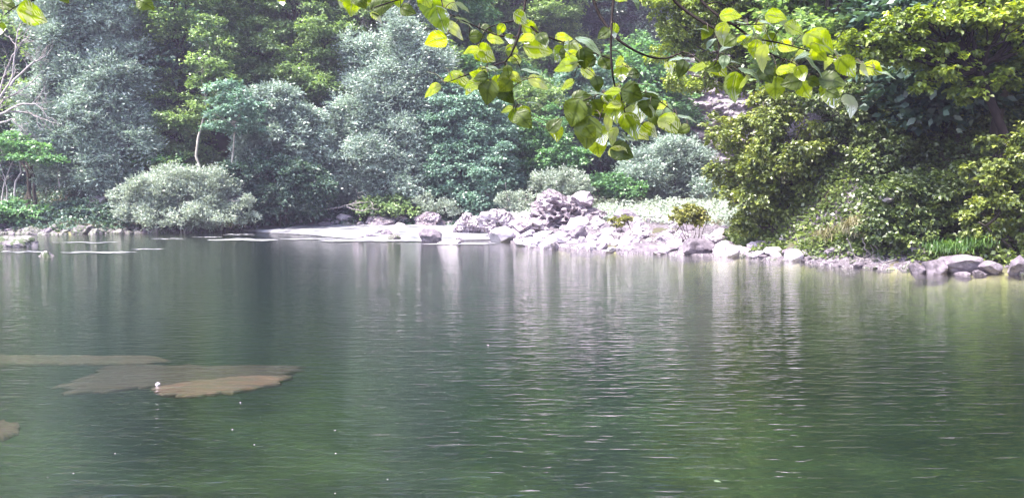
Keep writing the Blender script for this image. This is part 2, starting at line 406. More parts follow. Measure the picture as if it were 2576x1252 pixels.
def leaves(pos, out_dir, L, W, rng, droop=0.25, upness=1.0, fold=False, hang=0.0):
    """one small leaf per point: returns verts, faces, tint"""
    n = len(pos)
    ax = unit(out_dir * 0.8 + rng.normal(0, 0.7, (n, 3)) * np.array([1, 1, 0.45]) + np.array([0, 0, -droop]))
    nn = rng.normal(0, 0.55, (n, 3)) + np.array([0, 0, upness]) + out_dir * 0.45
    sd_ = unit(np.cross(ax, nn)); nn = np.cross(sd_, ax)
    s = rng.uniform(0.65, 1.25, (n, 1))
    l = L * s; w = W * s
    tint = np.clip(rng.normal(0.42, 0.22, n), 0, 1)
    if not fold:
        v = np.stack([pos, pos + ax * l * 0.45 + sd_ * w * 0.5, pos + ax * l, pos + ax * l * 0.45 - sd_ * w * 0.5], 1).reshape(-1, 3)
        f = np.arange(4 * n).reshape(n, 4)
        return v, f, tint
    up = nn * w * 0.16
    v = np.stack([pos, pos + ax * l * 0.35 + sd_ * w * 0.5 + up, pos + ax * l * 0.75 + sd_ * w * 0.36 + up * 0.6, pos + ax * l - nn * w * 0.12,
                  pos + ax * l * 0.75 - sd_ * w * 0.36 + up * 0.6, pos + ax * l * 0.35 - sd_ * w * 0.5 + up], 1).reshape(-1, 3)
    b = (np.arange(n) * 6)[:, None]
    f = np.concatenate([b + np.array([[0, 1, 2, 3]]), b + np.array([[0, 3, 4, 5]])], 0)
    return v, f, np.concatenate([tint, tint])

KINDS = {   # leaf length, leaf width, cover, clump size, clump flatness, spray length, leaves per spray, folded, droop, upness
    'willow': dict(L=.21, W=.075, cov=1.5, sub=.36, flat=.85, sp=.8, k=8, droop=-0.1, up=.5),
    'teal':   dict(L=.20, W=.10, cov=1.5, sub=.38, flat=.7, sp=.45, k=6, droop=.1, up=.8),
    'horn':   dict(L=.19, W=.12, cov=1.15, sub=.42, flat=.22, sp=.6, k=7, droop=.1, up=1.6),
    'green':  dict(L=.20, W=.125, cov=1.4, sub=.40, flat=.40, sp=.5, k=6, droop=.15, up=1.2),
    'dark':   dict(L=.20, W=.12, cov=1.2, sub=.42, flat=.5, sp=.5, k=6, droop=.15, up=1.0),
    'olive':  dict(L=.125, W=.095, cov=1.3, sub=.34, flat=.55, sp=.32, k=6, fold=True, droop=.35, up=1.0),
    'olive_dark': dict(L=.12, W=.095, cov=1.3, sub=.36, flat=.55, sp=.34, k=6, fold=True, droop=.35, up=1.0),
    'maple':  dict(L=.145, W=.125, cov=1.15, sub=.45, flat=.28, sp=.42, k=6, fold=True, droop=.35, up=1.7),
    'dusty':  dict(L=.16, W=.06, cov=1.1, sub=.40, flat=.8, sp=.45, k=7, droop=-.3, up=.3),
    'yellow': dict(L=.16, W=.12, cov=1.0, sub=.40, flat=.6, sp=.3, k=5, fold=True, droop=.2, up=.8),
}

def crown_mesh(name, kind, lobes, origin, rng, cov=1.0, mat=None, size=1.0):
    """lobes: list of (centre xyz, rx, ry, rz). Clumps of leafy sprays over each lobe."""
    K = KINDS[kind]; L = K['L'] * size; W = K['W'] * size
    P0 = []; D0 = []; TT = []
    more = []
    for c, rx, ry, rz in lobes:
        for d in unit(rng.normal(0, 1, (4, 3)) + np.array([0, -.1, .25])):
            q = rng.uniform(.25, .5)
            more.append((np.asarray(c) + d * np.array([rx, ry, rz]) * rng.uniform(.95, 1.25), rx * q, ry * q, rz * q))
    for c, rx, ry, rz in list(lobes) + more:
        c = np.asarray(c, float); r = (rx * ry * rz) ** (1 / 3)
        nsub = int(8 + 10 * r) if r < 1.2 else int(16 + 5 * r)
        dirs = unit(rng.normal(0, 1, (nsub, 3)) + np.array([0, -0.15, 0.15]))
        rad = rng.uniform(0.45, 1.0, (nsub, 1)) ** 0.4
        sc_ = c + dirs * rad * np.array([rx, ry, rz]) * 0.86
        sr = K['sub'] * .9 * r * rng.uniform(0.5, 1.3, nsub)
        for j in range(nsub):
            q = sr[j]; fl = K['flat']
            area = 4 * math.pi * q * q * (0.35 + 0.65 * fl)
            nl = max(6, int(area * K['cov'] * 1.25 * cov / (L * W * 0.6)))
            ns = max(2, nl // K['k'])
            d = unit(rng.normal(0, 1, (ns, 3)) + dirs[j] * 0.55 + np.array([0, 0, 0.25]))
            base = sc_[j] + d * q * rng.uniform(0.45, 0.95, (ns, 1)) * np.array([1, 1, fl])
            dh = unit(d * np.array([1, 1, 0.5 * (1 if fl > 0.5 else 0.25)]) + rng.normal(0, 0.35, (ns, 3)) * np.array([1, 1, 0.5]) + np.array([0, 0, -K['droop'] * 0.6]))
            t = np.linspace(0, 1, K['k'])[None, :, None] * K['sp'] * size * rng.uniform(0.5, 1.2, (ns, 1, 1)) * min(1.0, q / 0.35)
            p = base[:, None, :] + dh[:, None, :] * t + rng.normal(0, L * 0.22, (ns, K['k'], 3))
            P0.append(p.reshape(-1, 3)); D0.append(np.repeat(dh, K['k'], 0))
            TT.append(np.full(ns * K['k'], rng.normal(0, 0.13)))
    pos = np.concatenate(P0) - origin; dd = np.concatenate(D0); tt = np.concatenate(TT)
    fold = K.get('fold', False)
    v, f, tint = leaves(pos, dd, L, W, rng, droop=K['droop'], upness=K['up'], fold=fold)
    tint = np.clip(tint + (np.concatenate([tt, tt]) if fold else tt), 0, 1)
    return mesh_np(name, v, f, mat or M[kind], tint=tint)

NLEAF = 0
def tree(name, kind, Y, base, lobes, label, cat='tree', bark='bark', trunk_r=0.16, depth=0.9, cov=1.0, group=None,
         stem_name='trunk', leaf_name='crown', stems=1, size=1.0, mat=None, base_z=None):
    """base=(px) or (px, lift); lobes in picture pixels (px, py, rpx[, rpy[, dY]]) taken at depth Y into metres"""
    global NLEAF
    rng = np.random.default_rng(abs(hash((name, label))) % 1 + int(Y * 7 + base * 13) % 100000)
    k = Y / F
    L3 = []
    for lb in lobes:
        px, py, rp = lb[:3]; ry_ = lb[3] if len(lb) > 3 else rp; dY = lb[4] if len(lb) > 4 else rng.uniform(-.8, .8)
        c = P(px, py, Y + dY); L3.append((c, rp * k, rp * k * depth, ry_ * k))
    bx = (base - 1288) / F * Y
    bz = hz(bx, Y) - 0.1 if base_z is None else base_z
    o = np.array([bx, Y, bz])
    root = empty(name, o, label, cat, group)
    tb = Tubes()
    cent = np.mean([l[0] for l in L3], 0)
    for s in range(stems):
        off = np.array([rng.uniform(-.25, .25), rng.uniform(-.2, .2), 0]) if stems > 1 else np.zeros(3)
        topc = cent + (rng.normal(0, .6, 3) if stems > 1 else 0)
        tp = curve_pts(off, (topc - o), 8, wig=0.02, rng=rng)
        tb.add(tp, trunk_r / math.sqrt(stems), trunk_r * 0.4 / math.sqrt(stems), 8, wob=.08)
        for c, rx, ry, rz in L3[s::stems]:
            c = c - o
            i = int(np.clip(np.searchsorted(tp[:, 2], c[2] - 0.8 * rz), 1, 6))
            a = tp[i]
            tb.add(curve_pts(a, c, 6, sag=-0.04 * np.linalg.norm(c - a), wig=0.03, rng=rng), trunk_r * .45, .03, 6)
            for _ in range(5):
                e = c + unit(rng.normal(0, 1, 3) + np.array([0, -.3, .3])) * np.array([rx, ry, rz]) * 0.85
                m0 = a + (c - a) * rng.uniform(.4, .95)
                tb.add(curve_pts(m0, e, 5, wig=0.05, rng=rng), trunk_r * .2, .012, 5)
    link(stem_name, tb.mesh(stem_name, M[bark]), root)
    me = crown_mesh(leaf_name, kind, L3, o, rng, cov, mat, size)
    NLEAF += len(me.polygons)
    link(leaf_name, me, root)
    return root

# ---- left bank
tree('willow_tree', 'willow', 57, 250, [(300, -230, 90), (260, -140, 110), (350, -120, 80), (190, -90, 90), (255, -30, 120), (180, 20, 90), (290, 75, 80), (215, 120, 105), (320, 175, 62), (200, 215, 85), (290, 250, 85), (350, 290, 55), (225, 330, 95), (325, 365, 75), (170, 400, 70), (265, 430, 80, 55)],
     'tallest silvery willow with puffy pale grey crown, towering over the left bank', trunk_r=.28)
tree('hornbeam_tree', 'horn', 58, 455, [(450, -250, 80, 70), (440, -160, 90, 70), (480, -80, 80, 60), (430, 20, 85, 60), (400, 95, 60, 50), (450, 160, 75, 50), (430, 235, 80, 50), (465, 300, 65, 40), (430, 345, 75, 45), (470, 395, 80, 40)],
     'tree of layered yellow-green sprays just right of the tallest silvery willow', trunk_r=.22)
tree('birch_tree', 'horn', 55.6, 488, [(525, 85, 36, 50), (545, 140, 34, 50), (510, 165, 36, 45), (540, 215, 36, 45), (520, 245, 42, 40)],
     'slender tree with pale leaning trunk and small light green crown', bark='bark_pale', trunk_r=.12, cov=.8, mat=M['horn'])
tree('young_tree', 'green', 54.0, 553, [(560, 235, 38, 30), (610, 265, 42, 34), (575, 300, 55, 32), (630, 315, 40, 25), ],
     'young tree with thin pale forked trunk above the round bank shrub', bark='bark_pale', trunk_r=.10, cov=.75, mat=M['teal'])
tree('beech_tree', 'green', 62, 760, [(700, -260, 100, 80), (820, -220, 90, 80), (660, -140, 100, 80), (780, -120, 110, 80), (860, -50, 90, 70), (700, -60, 90, 70), (640, 20, 90, 70), (760, 40, 100, 80), (720, 130, 90, 60), (830, 120, 90, 70), (880, 170, 70, 55), (620, 120, 75, 60), (690, 210, 90, 55), (800, 220, 100, 55), (900, 60, 70, 60)],
     'broad bright green tree whose crown slopes down to the central silvery willow', trunk_r=.3, mat=M['horn'])
tree('bluish_willow', 'teal', 57, 710, [(700, 275, 60), (765, 320, 55), (650, 330, 60), (720, 375, 70), (640, 395, 50), (790, 390, 45)],
     'small blue-green willow between the young pale tree and the central silvery willow', trunk_r=.16, mat=M['willow'])
tree('leafy_bush', 'teal', 55.5, 700, [(620, 450, 60, 50), (700, 450, 70, 55), (770, 470, 60, 55), (740, 515, 80, 40), (650, 510, 60, 40)],
     'dense dark teal bush hanging to the waterline right of the round shrub', cat='bush', stem_name='stems', leaf_name='foliage', stems=3, trunk_r=.12, mat=M['dark'])
tree('willow_tree', 'willow', 60, 980, [(1010, 120, 60), (1075, 160, 55), (950, 190, 75), (1040, 215, 80), (900, 265, 75), (990, 290, 80), (1085, 290, 55), (870, 340, 65), (945, 375, 85), (1040, 380, 70), (880, 430, 70), (985, 460, 80), (900, 500, 65, 40)],
     'broad silvery willow in the middle of the far bank with a pale mounded crown', trunk_r=.28)
tree('tall_willow', 'willow', 66, 1040, [(1030, -280, 80), (1080, -200, 80), (1000, -150, 80), (1060, -80, 85), (1000, -40, 60), (1060, 20, 70), (1020, 80, 60)],
     'taller grey-green tree standing behind the broad central willow', trunk_r=.3)
tree('leafy_tree', 'dark', 59, 1190, [(1130, 265, 65), (1200, 290, 60), (1250, 330, 55), (1150, 340, 70), (1230, 390, 65), (1140, 420, 70), (1210, 455, 75), (1120, 480, 55, 40), (1270, 450, 45)],
     'dark teal tree with drooping boughs right of the central silvery willow', trunk_r=.2, mat=M['teal'], cov=1.1)
tree('leafy_tree', 'green', 61, 1350, [(1320, 345, 50), (1370, 330, 45), (1350, 395, 60), (1410, 400, 50), (1320, 440, 50), (1390, 455, 55)],
     'green tree directly behind and left of the big pitted boulder', trunk_r=.16)
tree('overhanging_tree', 'horn', 53.6, 30, [(25, 350, 45, 16, 0), (75, 375, 45, 14, 0), (115, 398, 38, 12, 0), (10, 375, 40, 15, 0.5), (60, 395, 40, 12, -.4)],
     'small tree with a flat bright green spray over slanting stems at the left bank edge', trunk_r=.09, mat=M['green'], cov=1.3, bark='bark_dead')
tree('shaded_tree', 'dark', 62, 100, [(40, 40, 90), (110, 110, 75), (30, 140, 80), (90, 210, 90), (20, 250, 80), (130, 300, 75), (50, 330, 80), (140, 420, 80), (50, 440, 80)],
     'dark shaded tree behind the bare grey branches at the left', trunk_r=.25, cov=.8)
tree('small_tree', 'horn', 56.3, 385, [(370, 390, 45, 25), (420, 410, 40, 22), (330, 415, 40, 25)],
     'low fresh green sapling between the tallest willow and the round shrub', trunk_r=.07, mat=M['green'])
# round shrub on the shore
tree('round_shrub', 'dusty', 52.8, 460, [(390, 480, 60, 40, 0), (450, 462, 65, 40, 0), (520, 472, 65, 42, 0), (575, 505, 50, 38, 0), (350, 515, 50, 38, 0), (470, 515, 80, 50, -.3), (605, 535, 38, 28, 0), (420, 545, 60, 25, -.5), (530, 545, 60, 22, -.4)],
     'round pale grey-green shrub with fine upright twigs on the left shore', cat='shrub', stem_name='stems', leaf_name='foliage', stems=6, trunk_r=.09, bark='bark_dead', depth=.8)
tree('bank_shrub', 'green', 53.4, 40, [(30, 530, 50, 28, 0), (90, 540, 45, 22, 0), (-30, 540, 40, 40, 0), (10, 565, 25, 20, 0)],
     'low green shrub at the far left waterline', cat='shrub', stem_name='stems', leaf_name='foliage', stems=3, trunk_r=.05, mat=M['green'])
tree('bank_shrub', 'dark', 53.9, 190, [(150, 540, 45, 24, 0), (215, 535, 45, 26, 0), (270, 545, 35, 22, 0)],
     'low dark shrub among dim stones left of the round shrub', cat='shrub', stem_name='stems', leaf_name='foliage', stems=3, trunk_r=.05)
tree('bank_shrub', 'green', 57.6, 970, [(930, 525, 40, 24, 0), (985, 515, 45, 26, 0), (1040, 525, 35, 18, 0)],
     'low green shrub with a spray of light leaves under the central willow', cat='shrub', stem_name='stems', leaf_name='foliage', stems=3, trunk_r=.05, mat=M['horn'])
tree('bank_shrub', 'dusty', 57.4, 1100, [(1075, 520, 30, 20, 0), (1130, 525, 30, 16, 0)],
     'small pale twiggy shrub above the stones left of the dark low boulder', cat='shrub', stem_name='stems', leaf_name='foliage', stems=4, trunk_r=.04)
tree('twiggy_shrub', 'dusty', 54.5, 1298, [(1275, 505, 22, 16, 0), (1318, 500, 24, 18, 0), (1297, 515, 22, 12, 0)],
     'small fan of dry twigs between the two pitted boulders', cat='shrub', stem_name='stems', leaf_name='foliage', stems=6, trunk_r=.05, bark='bark_dead', cov=.5)
# ---- valley
tree('pale_shrub', 'dusty', 57, 1410, [(1385, 465, 40, 26, 0), (1430, 455, 40, 26, 0), (1460, 470, 25, 22, 0)],
     'pale cream shrub showing over the top of the big pitted boulder', cat='shrub', stem_name='stems', leaf_name='foliage', stems=4, trunk_r=.05)
tree('leafy_shrub', 'green', 60, 1540, [(1510, 470, 45, 28, 0), (1570, 475, 45, 28, 0)],
     'low green shrub right of the big pitted boulder', cat='shrub', stem_name='stems', leaf_name='foliage', stems=3, trunk_r=.05)
tree('silver_shrub', 'willow', 62, 1700, [(1640, 420, 55, 45), (1700, 400, 60, 50), (1760, 430, 55, 50), (1680, 470, 70, 40), (1770, 480, 50, 35), (1610, 480, 40, 28)],
     'wide silvery blue shrub behind the white stones, beside the olive bushes', cat='shrub', stem_name='stems', leaf_name='foliage', stems=4, trunk_r=.1)
tree('valley_tree', 'willow', 84, 1480, [(1470, 310, 60, 50), (1530, 350, 60, 45), (1450, 380, 60, 50), (1560, 410, 50, 40), (1500, 420, 60, 40)],
     'hazy grey-green tree in the valley gap under the hanging leaves', trunk_r=.25, mat=M['teal'])
tree('valley_tree', 'horn', 80, 1260, [(1250, -300, 90, 80), (1340, -240, 90, 80), (1220, -180, 90, 80), (1320, -120, 90, 80), (1240, -70, 90, 70), (1390, -60, 80, 70), (1200, 30, 80, 60), (1290, 60, 80, 60), (1380, 40, 70, 60), (1250, 140, 80, 55), (1340, 160, 80, 55), (1420, 150, 60, 50), (1300, 230, 80, 55), (1390, 250, 70, 50), (1180, 180, 55, 50)],
     'hazy pale yellow-green tree behind the thin hanging twigs', trunk_r=.3, size=1.3)
tree('valley_tree', 'dark', 104, 1560, [(1560, -320, 90, 80), (1500, -230, 90, 80), (1600, -200, 90, 80), (1520, -130, 90, 80), (1620, -90, 80, 80), (1480, -50, 90, 70), (1570, -30, 80, 70), (1440, 60, 70, 60), (1520, 40, 80, 60), (1600, 80, 75, 60), (1480, 150, 80, 60), (1580, 170, 80, 60), (1650, 30, 60, 60), (1520, 240, 80, 50), (1620, 250, 60, 50)],
     'dark bluish tree high in the valley gap between two hanging twigs', trunk_r=.4, size=1.5)
# ---- right bank
tree('hazel_tree', 'olive', 36, 2010, [(1900, -420, 100, 80), (1980, -330, 110, 90), (1860, -260, 110, 90), (2040, -220, 100, 90), (1930, -150, 110, 90), (1800, -140, 90, 70), (2040, -90, 100, 80), (1850, -60, 100, 70), (1700, 0, 75, 45), (1790, 10, 90, 60), (1720, 75, 70, 40), (1690, 130, 50, 28), (1850, 70, 80, 50), (1930, 20, 90, 60), (1990, 90, 90, 60), (1790, 130, 70, 40), (2070, 40, 80, 60), (1740, 190, 60, 35), (1830, 190, 70, 40), (1920, 170, 80, 50), (2090, 130, 80, 60), (2010, 190, 80, 50)], mat=M['maple'], label=
     'tall olive-yellow tree reaching out over the valley above the white stones', trunk_r=.22)
tree('olive_bush', 'olive', 31.5, 1960, [(1940, 290, 80, 60), (1880, 350, 75, 60), (1990, 350, 90, 70), (1850, 430, 65, 55), (1940, 430, 90, 70), (2050, 430, 90, 70), (1890, 510, 75, 55), (1990, 520, 90, 60), (1890, 565, 50, 30), (2070, 540, 70, 50)],
     'rounded olive-yellow bush leaning over the end of the white stone bar', cat='bush', stem_name='stems', leaf_name='foliage', stems=4, trunk_r=.16)
tree('olive_bush', 'olive_dark', 30.5, 2180, [(2120, 270, 90, 60), (2210, 300, 90, 60), (2130, 370, 80, 65), (2220, 400, 90, 70), (2150, 470, 80, 60), (2300, 330, 80, 60), (2300, 420, 80, 60), (2380, 370, 80, 60), (2370, 450, 70, 50), (2170, 220, 80, 55), (2280, 250, 80, 55), (2390, 290, 80, 50), (2440, 400, 70, 60)],
     'deep green bush with dark gaps between the olive bush and right-hand shrubs', cat='bush', stem_name='stems', leaf_name='foliage', stems=4, trunk_r=.14, mat=M['olive_dark'])
tree('dark_tree', 'olive_dark', 31, 2420, [(2300, -400, 120), (2450, -360, 130), (2250, -250, 110), (2400, -210, 130), (2560, -250, 130), (2290, -110, 110), (2460, -60, 120), (2620, -90, 120), (2380, 230, 100), (2480, 200, 100), (2560, 260, 90), (2420, 330, 90), (2520, 370, 100), (2400, 430, 90), (2640, 200, 100), (2640, 350, 90), (2500, 80, 110), (2380, 100, 100), (2260, 180, 80), (2600, 60, 110), (2200, 60, 80, 50), (2270, 20, 80, 50)],
     'tall dark tree shading the right bank behind the yellow-green boughs', bark='bark_dark', trunk_r=.3)
tree('maple_tree', 'maple', 25, 2700, [(2180, 105, 60, 28, 0), (2250, 80, 65, 34, 0), (2330, 60, 75, 34, 0), (2260, 140, 60, 24, 0), (2330, 130, 65, 30, .3), (2410, 60, 65, 36, 0), (2400, 150, 65, 30, 0), (2480, 110, 60, 30, .6), (2350, 200, 50, 22, 0), (2440, 220, 55, 24, .4), (2530, 190, 50, 26, .4), (2530, 40, 60, 36, -.5), (2430, 10, 80, 34, 0), (2600, 90, 60, 60, 0), (2650, 30, 80, 50, 0)],
     'bright yellow-green maple boughs spreading in tiers across the upper right', trunk_r=.2, cov=.9, bark='bark_dark')
tree('bank_bush', 'olive', 24.7, 2560, [(2520, 390, 55, 45, 0), (2570, 350, 50, 40, 0), (2480, 440, 55, 45, 0), (2550, 470, 65, 50, 0), (2500, 530, 70, 50, 0), (2590, 560, 60, 50, 0), (2460, 590, 40, 30, 0), (2540, 605, 60, 32, 0), (2640, 480, 80, 80, 0)],
     'green and brownish bush with a rounded top at the right edge of the bank', cat='bush', stem_name='stems', leaf_name='foliage', stems=4, trunk_r=.1, mat=None)
tree('bank_bush', 'olive_dark', 26.2, 2300, [(2230, 500, 55, 38, 0), (2290, 480, 60, 40, 0), (2350, 500, 60, 40, 0), (2400, 470, 55, 45, 0), (2220, 560, 60, 38, 0), (2290, 560, 65, 40, 0), (2360, 570, 60, 35, 0), (2410, 540, 50, 40, 0), (2250, 610, 45, 22, -.4)],
     'low dark green round-leaved bush over the shaded stretch of bank', cat='bush', stem_name='stems', leaf_name='foliage', stems=5, trunk_r=.08)
tree('bar_shrub', 'yellow', 33.5, 1738, [(1735, 545, 24, 16, 0), (1722, 530, 22, 14, 0), (1750, 535, 22, 16, 0), (1765, 555, 18, 12, 0), (1705, 552, 16, 12, 0)],
     'little yellow-leaved shrub alone on the white stones', cat='shrub', stem_name='stems', leaf_name='foliage', stems=7, trunk_r=.045, size=.6, cov=.9)
tree('bar_shrub', 'yellow', 38, 1560, [(1545, 560, 18, 9, 0), (1575, 553, 16, 8, 0)],
     'tiny yellowish tuft of leaves on the pale stones below the big pitted boulder', cat='shrub', stem_name='stems', leaf_name='foliage', stems=4, trunk_r=.03, size=.6, cov=.7)

# ------------------------------------------------------------------ wooded slopes: individual trees from a few prototypes
def proto(kind, h, r, seed, size):
    rng = np.random.default_rng(seed)
    lobes = []
    for i in range(9):
        a = rng.uniform(0, 6.28); t = rng.uniform(0.35, 1.0); rr = r * (0.9 - 0.55 * abs(t - 0.55)) * 0.62
        lobes.append((np.array([math.cos(a) * rr, math.sin(a) * rr, h * t * 0.92]), r * .52, r * .52, h * .14))
    lobes.append((np.array([0, 0, h * .9]), r * .45, r * .45, h * .12))
    tb = Tubes()
    tp = curve_pts((0, 0, -.6), (rng.normal(0, .3), rng.normal(0, .3), h * .85), 8, wig=.012, rng=rng); tb.add(tp, .2, .05, 7)
    for c, a, b_, d in lobes: tb.add(curve_pts(tp[4], c, 5, wig=.04, rng=rng), .08, .02, 5)
    return tb.mesh('trunk', M['bark']), crown_mesh('crown', kind, lobes, np.zeros(3), rng, 0.75, None, size)
PR = [proto('green', 9.5, 3.2, 1, 1.45), proto('horn', 10, 3.4, 2, 1.45), proto('teal', 9, 3.3, 3, 1.45), proto('dark', 9.5, 3.3, 4, 1.5), proto('horn', 8.5, 3.0, 5, 1.45), proto('willow', 8.5, 3.1, 6, 1.4)]
def slope_tree(x, y, which, scl, label, group, name='hillside_tree'):
    root = empty(name, (x, y, hz(x, y) - .2), label, 'tree', group)
    root.scale = (scl, scl, scl * random.uniform(.92, 1.12)); root.rotation_euler = (0, 0, random.uniform(0, 6.28))
    link('trunk', PR[which][0], root); link('crown', PR[which][1], root)
LBL_L = ('leafy tree in the dense wood climbing the hill behind the far bank', 'trees of the far hillside wood')
LBL_R = ('tree in the dense wood rising behind the right bank bushes', 'trees of the wood behind the right bank')
n_l = 0
for row, (dist, step) in enumerate(((9, 4.6), (15, 5.2), (22, 6.0), (31, 7.0), (42, 8.5), (56, 10.5), (72, 12), (92, 14), (114, 15))):
    x = -52.0 - dist * .5
    while x < 6 + dist * .6:
        yy = np.interp(x, SHX, SHY) + dist + random.uniform(-1.5, 1.5)
        yy = max(yy, 58 + dist * 0.9) if x > -4 else yy
        px = 1288 + x / yy * F
        if -350 < px < 1700:
            w = random.choice([0, 1, 0, 2, 3, 4, 5, 0] if px < 1380 else [3, 3, 0, 2])
            slope_tree(x + random.uniform(-1, 1), yy, w, random.uniform(.85, 1.2), *LBL_L); n_l += 1
        x += step * random.uniform(.85, 1.15)
for row, (dist, step) in enumerate(((7, 4.0), (13, 4.8), (20, 6), (30, 8), (42, 10))):
    x = 8.0
    while x < 26 + dist * .5:
        yy = np.interp(x, SHX, SHY) + dist + random.uniform(-1, 1)
        px = 1288 + x / yy * F
        if 1860 < px < 2950:
            slope_tree(x, yy, random.choice([1, 4, 0, 3]), random.uniform(.8, 1.1), *LBL_R, name='slope_tree')
        x += step * random.uniform(.85, 1.15)
for x, y, w in ((-6, 98, 1), (0, 108, 0), (6, 101, 1), (11, 106, 0), (18, 103, 5), (23, 104, 0), (28, 108, 1), (-3, 118, 0), (4, 128, 1), (10, 118, 0), (17, 128, 2), (24, 118, 1), (31, 118, 0), (36, 128, 1), (-2, 134, 0), (8, 140, 1), (15, 142, 0), (22, 138, 0), (30, 140, 1), (8, 152, 0), (15, 150, 2), (22, 154, 0), (29, 151, 3), (36, 153, 0), (4, 160, 1), (12, 163, 3), (19, 165, 0), (26, 162, 2), (33, 165, 0), (40, 162, 1), (7, 175, 0), (16, 177, 2), (25, 176, 0), (34, 178, 3), (43, 175, 0), (14, 98, 0), (20, 92, 3), (9, 108, 2), (16, 116, 0), (24, 110, 3), (30, 100, 0), (22, 124, 2), (12, 126, 3), (5, 118, 2), (2, 100, 5), (28, 128, 0)):
    slope_tree(x, y, w, 1.15, 'hazy tree on the slope closing the valley behind the cliff', 'trees at the head of the valley', name='valley_head_tree')

# ------------------------------------------------------------------ rocks
def ico(sub):
    import bmesh
    bm = bmesh.new(); bmesh.ops.create_icosphere(bm, subdivisions=sub, radius=1.0)
    V = np.array([v.co[:] for v in bm.verts]); Fc = np.array([[v.index for v in f.verts] for f in bm.faces]); bm.free()
    return V, Fc
ICO = {k: ico(k) for k in (3, 4, 5)}
def rock_mesh(name, mat, seed, dims, sub=4, cuts=9, rough=.12, pits=0.0, fs=1.6):
    rng = np.random.default_rng(seed)
    V, Fc = ICO[sub]; V = V.copy()
    for _ in range(cuts):
        n = unit(rng.normal(0, 1, 3)); dd = rng.uniform(.5, .86)
        s = V @ n; over = s > dd
        V[over] -= np.outer((s[over] - dd) * .98, n)
    o = Vector((seed * 3.7, seed * 1.3, 0))
    D = np.array([mnoise.fractal(Vector(v) * fs + o, .9, 2.1, 5) for v in V])
    rad = unit(V)
    V = V + rad * (D * rough)[:, None]
    if pits:
        Q = np.array([abs(mnoise.noise(Vector(v) * 5.5 + o)) + .6 * abs(mnoise.noise(Vector(v) * 11 + o)) for v in V])
        V -= rad * (np.clip(.34 - Q, 0, .34) * pits)[:, None]
    V = V - (V.max(0) + V.min(0)) / 2; V = V / (V.max(0) - V.min(0)) * 2 * np.asarray(dims)
    me = mesh_np(name, V, Fc, mat, smooth=True)
    me.set_sharp_from_angle(angle=math.radians(24))
    return me

def rock(name, label, mat, px, top, bot, w, Y=None, seed=1, z0=None, depth=.8, sub=4, rot=0, cat='rock', **kw):
    """px centre, top/bottom picture rows, width in px; stands on the ground at depth Y (or where its foot meets the water)"""
    if Y is None: Y = G(px, bot, 0.0)[1] + w * .2 / F * 30
    k = Y / F
    zt = P(px, top, Y)[2]; zb = P(px, bot, Y)[2]
    x = P(px, bot, Y)[0]
    hh = (zt - zb)
    g = min(zb, max(hz(x, Y), -.15)) if z0 is None else z0
    H = zt - g
    me = rock_mesh(name, M[mat], seed, (w * k / 2 * 1.06, w * k / 2 * depth, H * .56), sub=sub, **kw)
    o = link(name, me); o.location = (x, Y, g + H * .44); o.rotation_euler = (0, 0, rot)
    tag(o, label, cat)
    return o

rock('boulder', 'largest boulder, dark and pitted with rounded white top, on the stone bar', 'pitted', 1423, 474, 590, 200, Y=45.5, seed=3, sub=5, rough=.2, pits=1.1, depth=.9, cuts=5)
rock('boulder', 'smooth white rounded stone capping the right shoulder of the largest boulder', 'lime', 1466, 480, 515, 56, Y=45.3, seed=9, z0=P(1468, 520, 45.3)[2], rough=.14, cuts=10)
rock('boulder', 'dark pitted boulder with white top, right half of the pair by the rapids', 'pitted', 1247, 525, 578, 92, Y=46.5, seed=5, sub=5, rough=.2, pits=1.0)
rock('boulder', 'low slanting dark-faced boulder at the top edge of the rapids', 'pitted', 1180, 532, 568, 85, Y=49, seed=6, sub=5, rough=.16, pits=.8)
rock('boulder', 'grey pocked boulder leaning between the dark pitted boulder and the white stones', 'pitted', 1330, 545, 588, 88, Y=43.5, seed=7, sub=4, rough=.13, pits=.5)
rock('rock', 'purple-grey rock standing in the white rapids', 'grey', 1082, 575, 604, 58, Y=42, seed=8, rough=.16)
rock('rock', 'smooth white rock below the dark pitted boulder at the rapids edge', 'lime', 1262, 568, 592, 62, Y=41.5, seed=10, rough=.06, cuts=5)
rock('rock', 'flat pale rock at the tip of the bar beside the rapids', 'lime', 1128, 602, 614, 62, Y=39.5, seed=11, rough=.08)
rock('rock', 'small dark rock in the water before the white bar', 'grey', 1348, 606, 624, 34, Y=37.2, seed=12, rough=.15)
rock('rock', 'pale pink rock beside the small dark rock in the shallows', 'lime', 1318, 610, 620, 40, Y=37.6, seed=13)
rock('rock', 'pitted low rock on the far shore left of the rapids top', 'pitted', 958, 538, 563, 74, Y=57, seed=14, rough=.18, pits=.7)
rock('rock', 'brownish pitted rock at the foot of the small twiggy shrub', 'pitted', 1080, 532, 560, 76, Y=56.5, seed=15, rough=.18, pits=.7)
rock('rock', 'dark wet rock in the pool at the left edge above a foam line', 'mossy', 45, 592, 620, 88, seed=16, rough=.16, z0=-.2)
rock('rock', 'tiny dark rock breaking the foam line at the left', 'mossy', 116, 630, 644, 34, seed=17, rough=.2, z0=-.15)
rock('rock', 'low grey slab at the water edge below the yellow-leaved shrub', 'grey', 1632, 610, 638, 140, Y=33.2, seed=18, rough=.1, depth=.5)
rock('rock', 'rounded layered violet stone beside the low grey slab', 'grey', 1752, 598, 642, 86, Y=32, seed=19, rough=.12, depth=.8)
rock('rock', 'white flat-topped stone at the water edge left of the olive bush', 'lime', 1838, 616, 648, 92, Y=31.2, seed=20, rough=.1, depth=.7)
rock('rock', 'squat grey stone under the olive bush foliage', 'grey', 1927, 605, 645, 50, Y=30.9, seed=21, rough=.1)
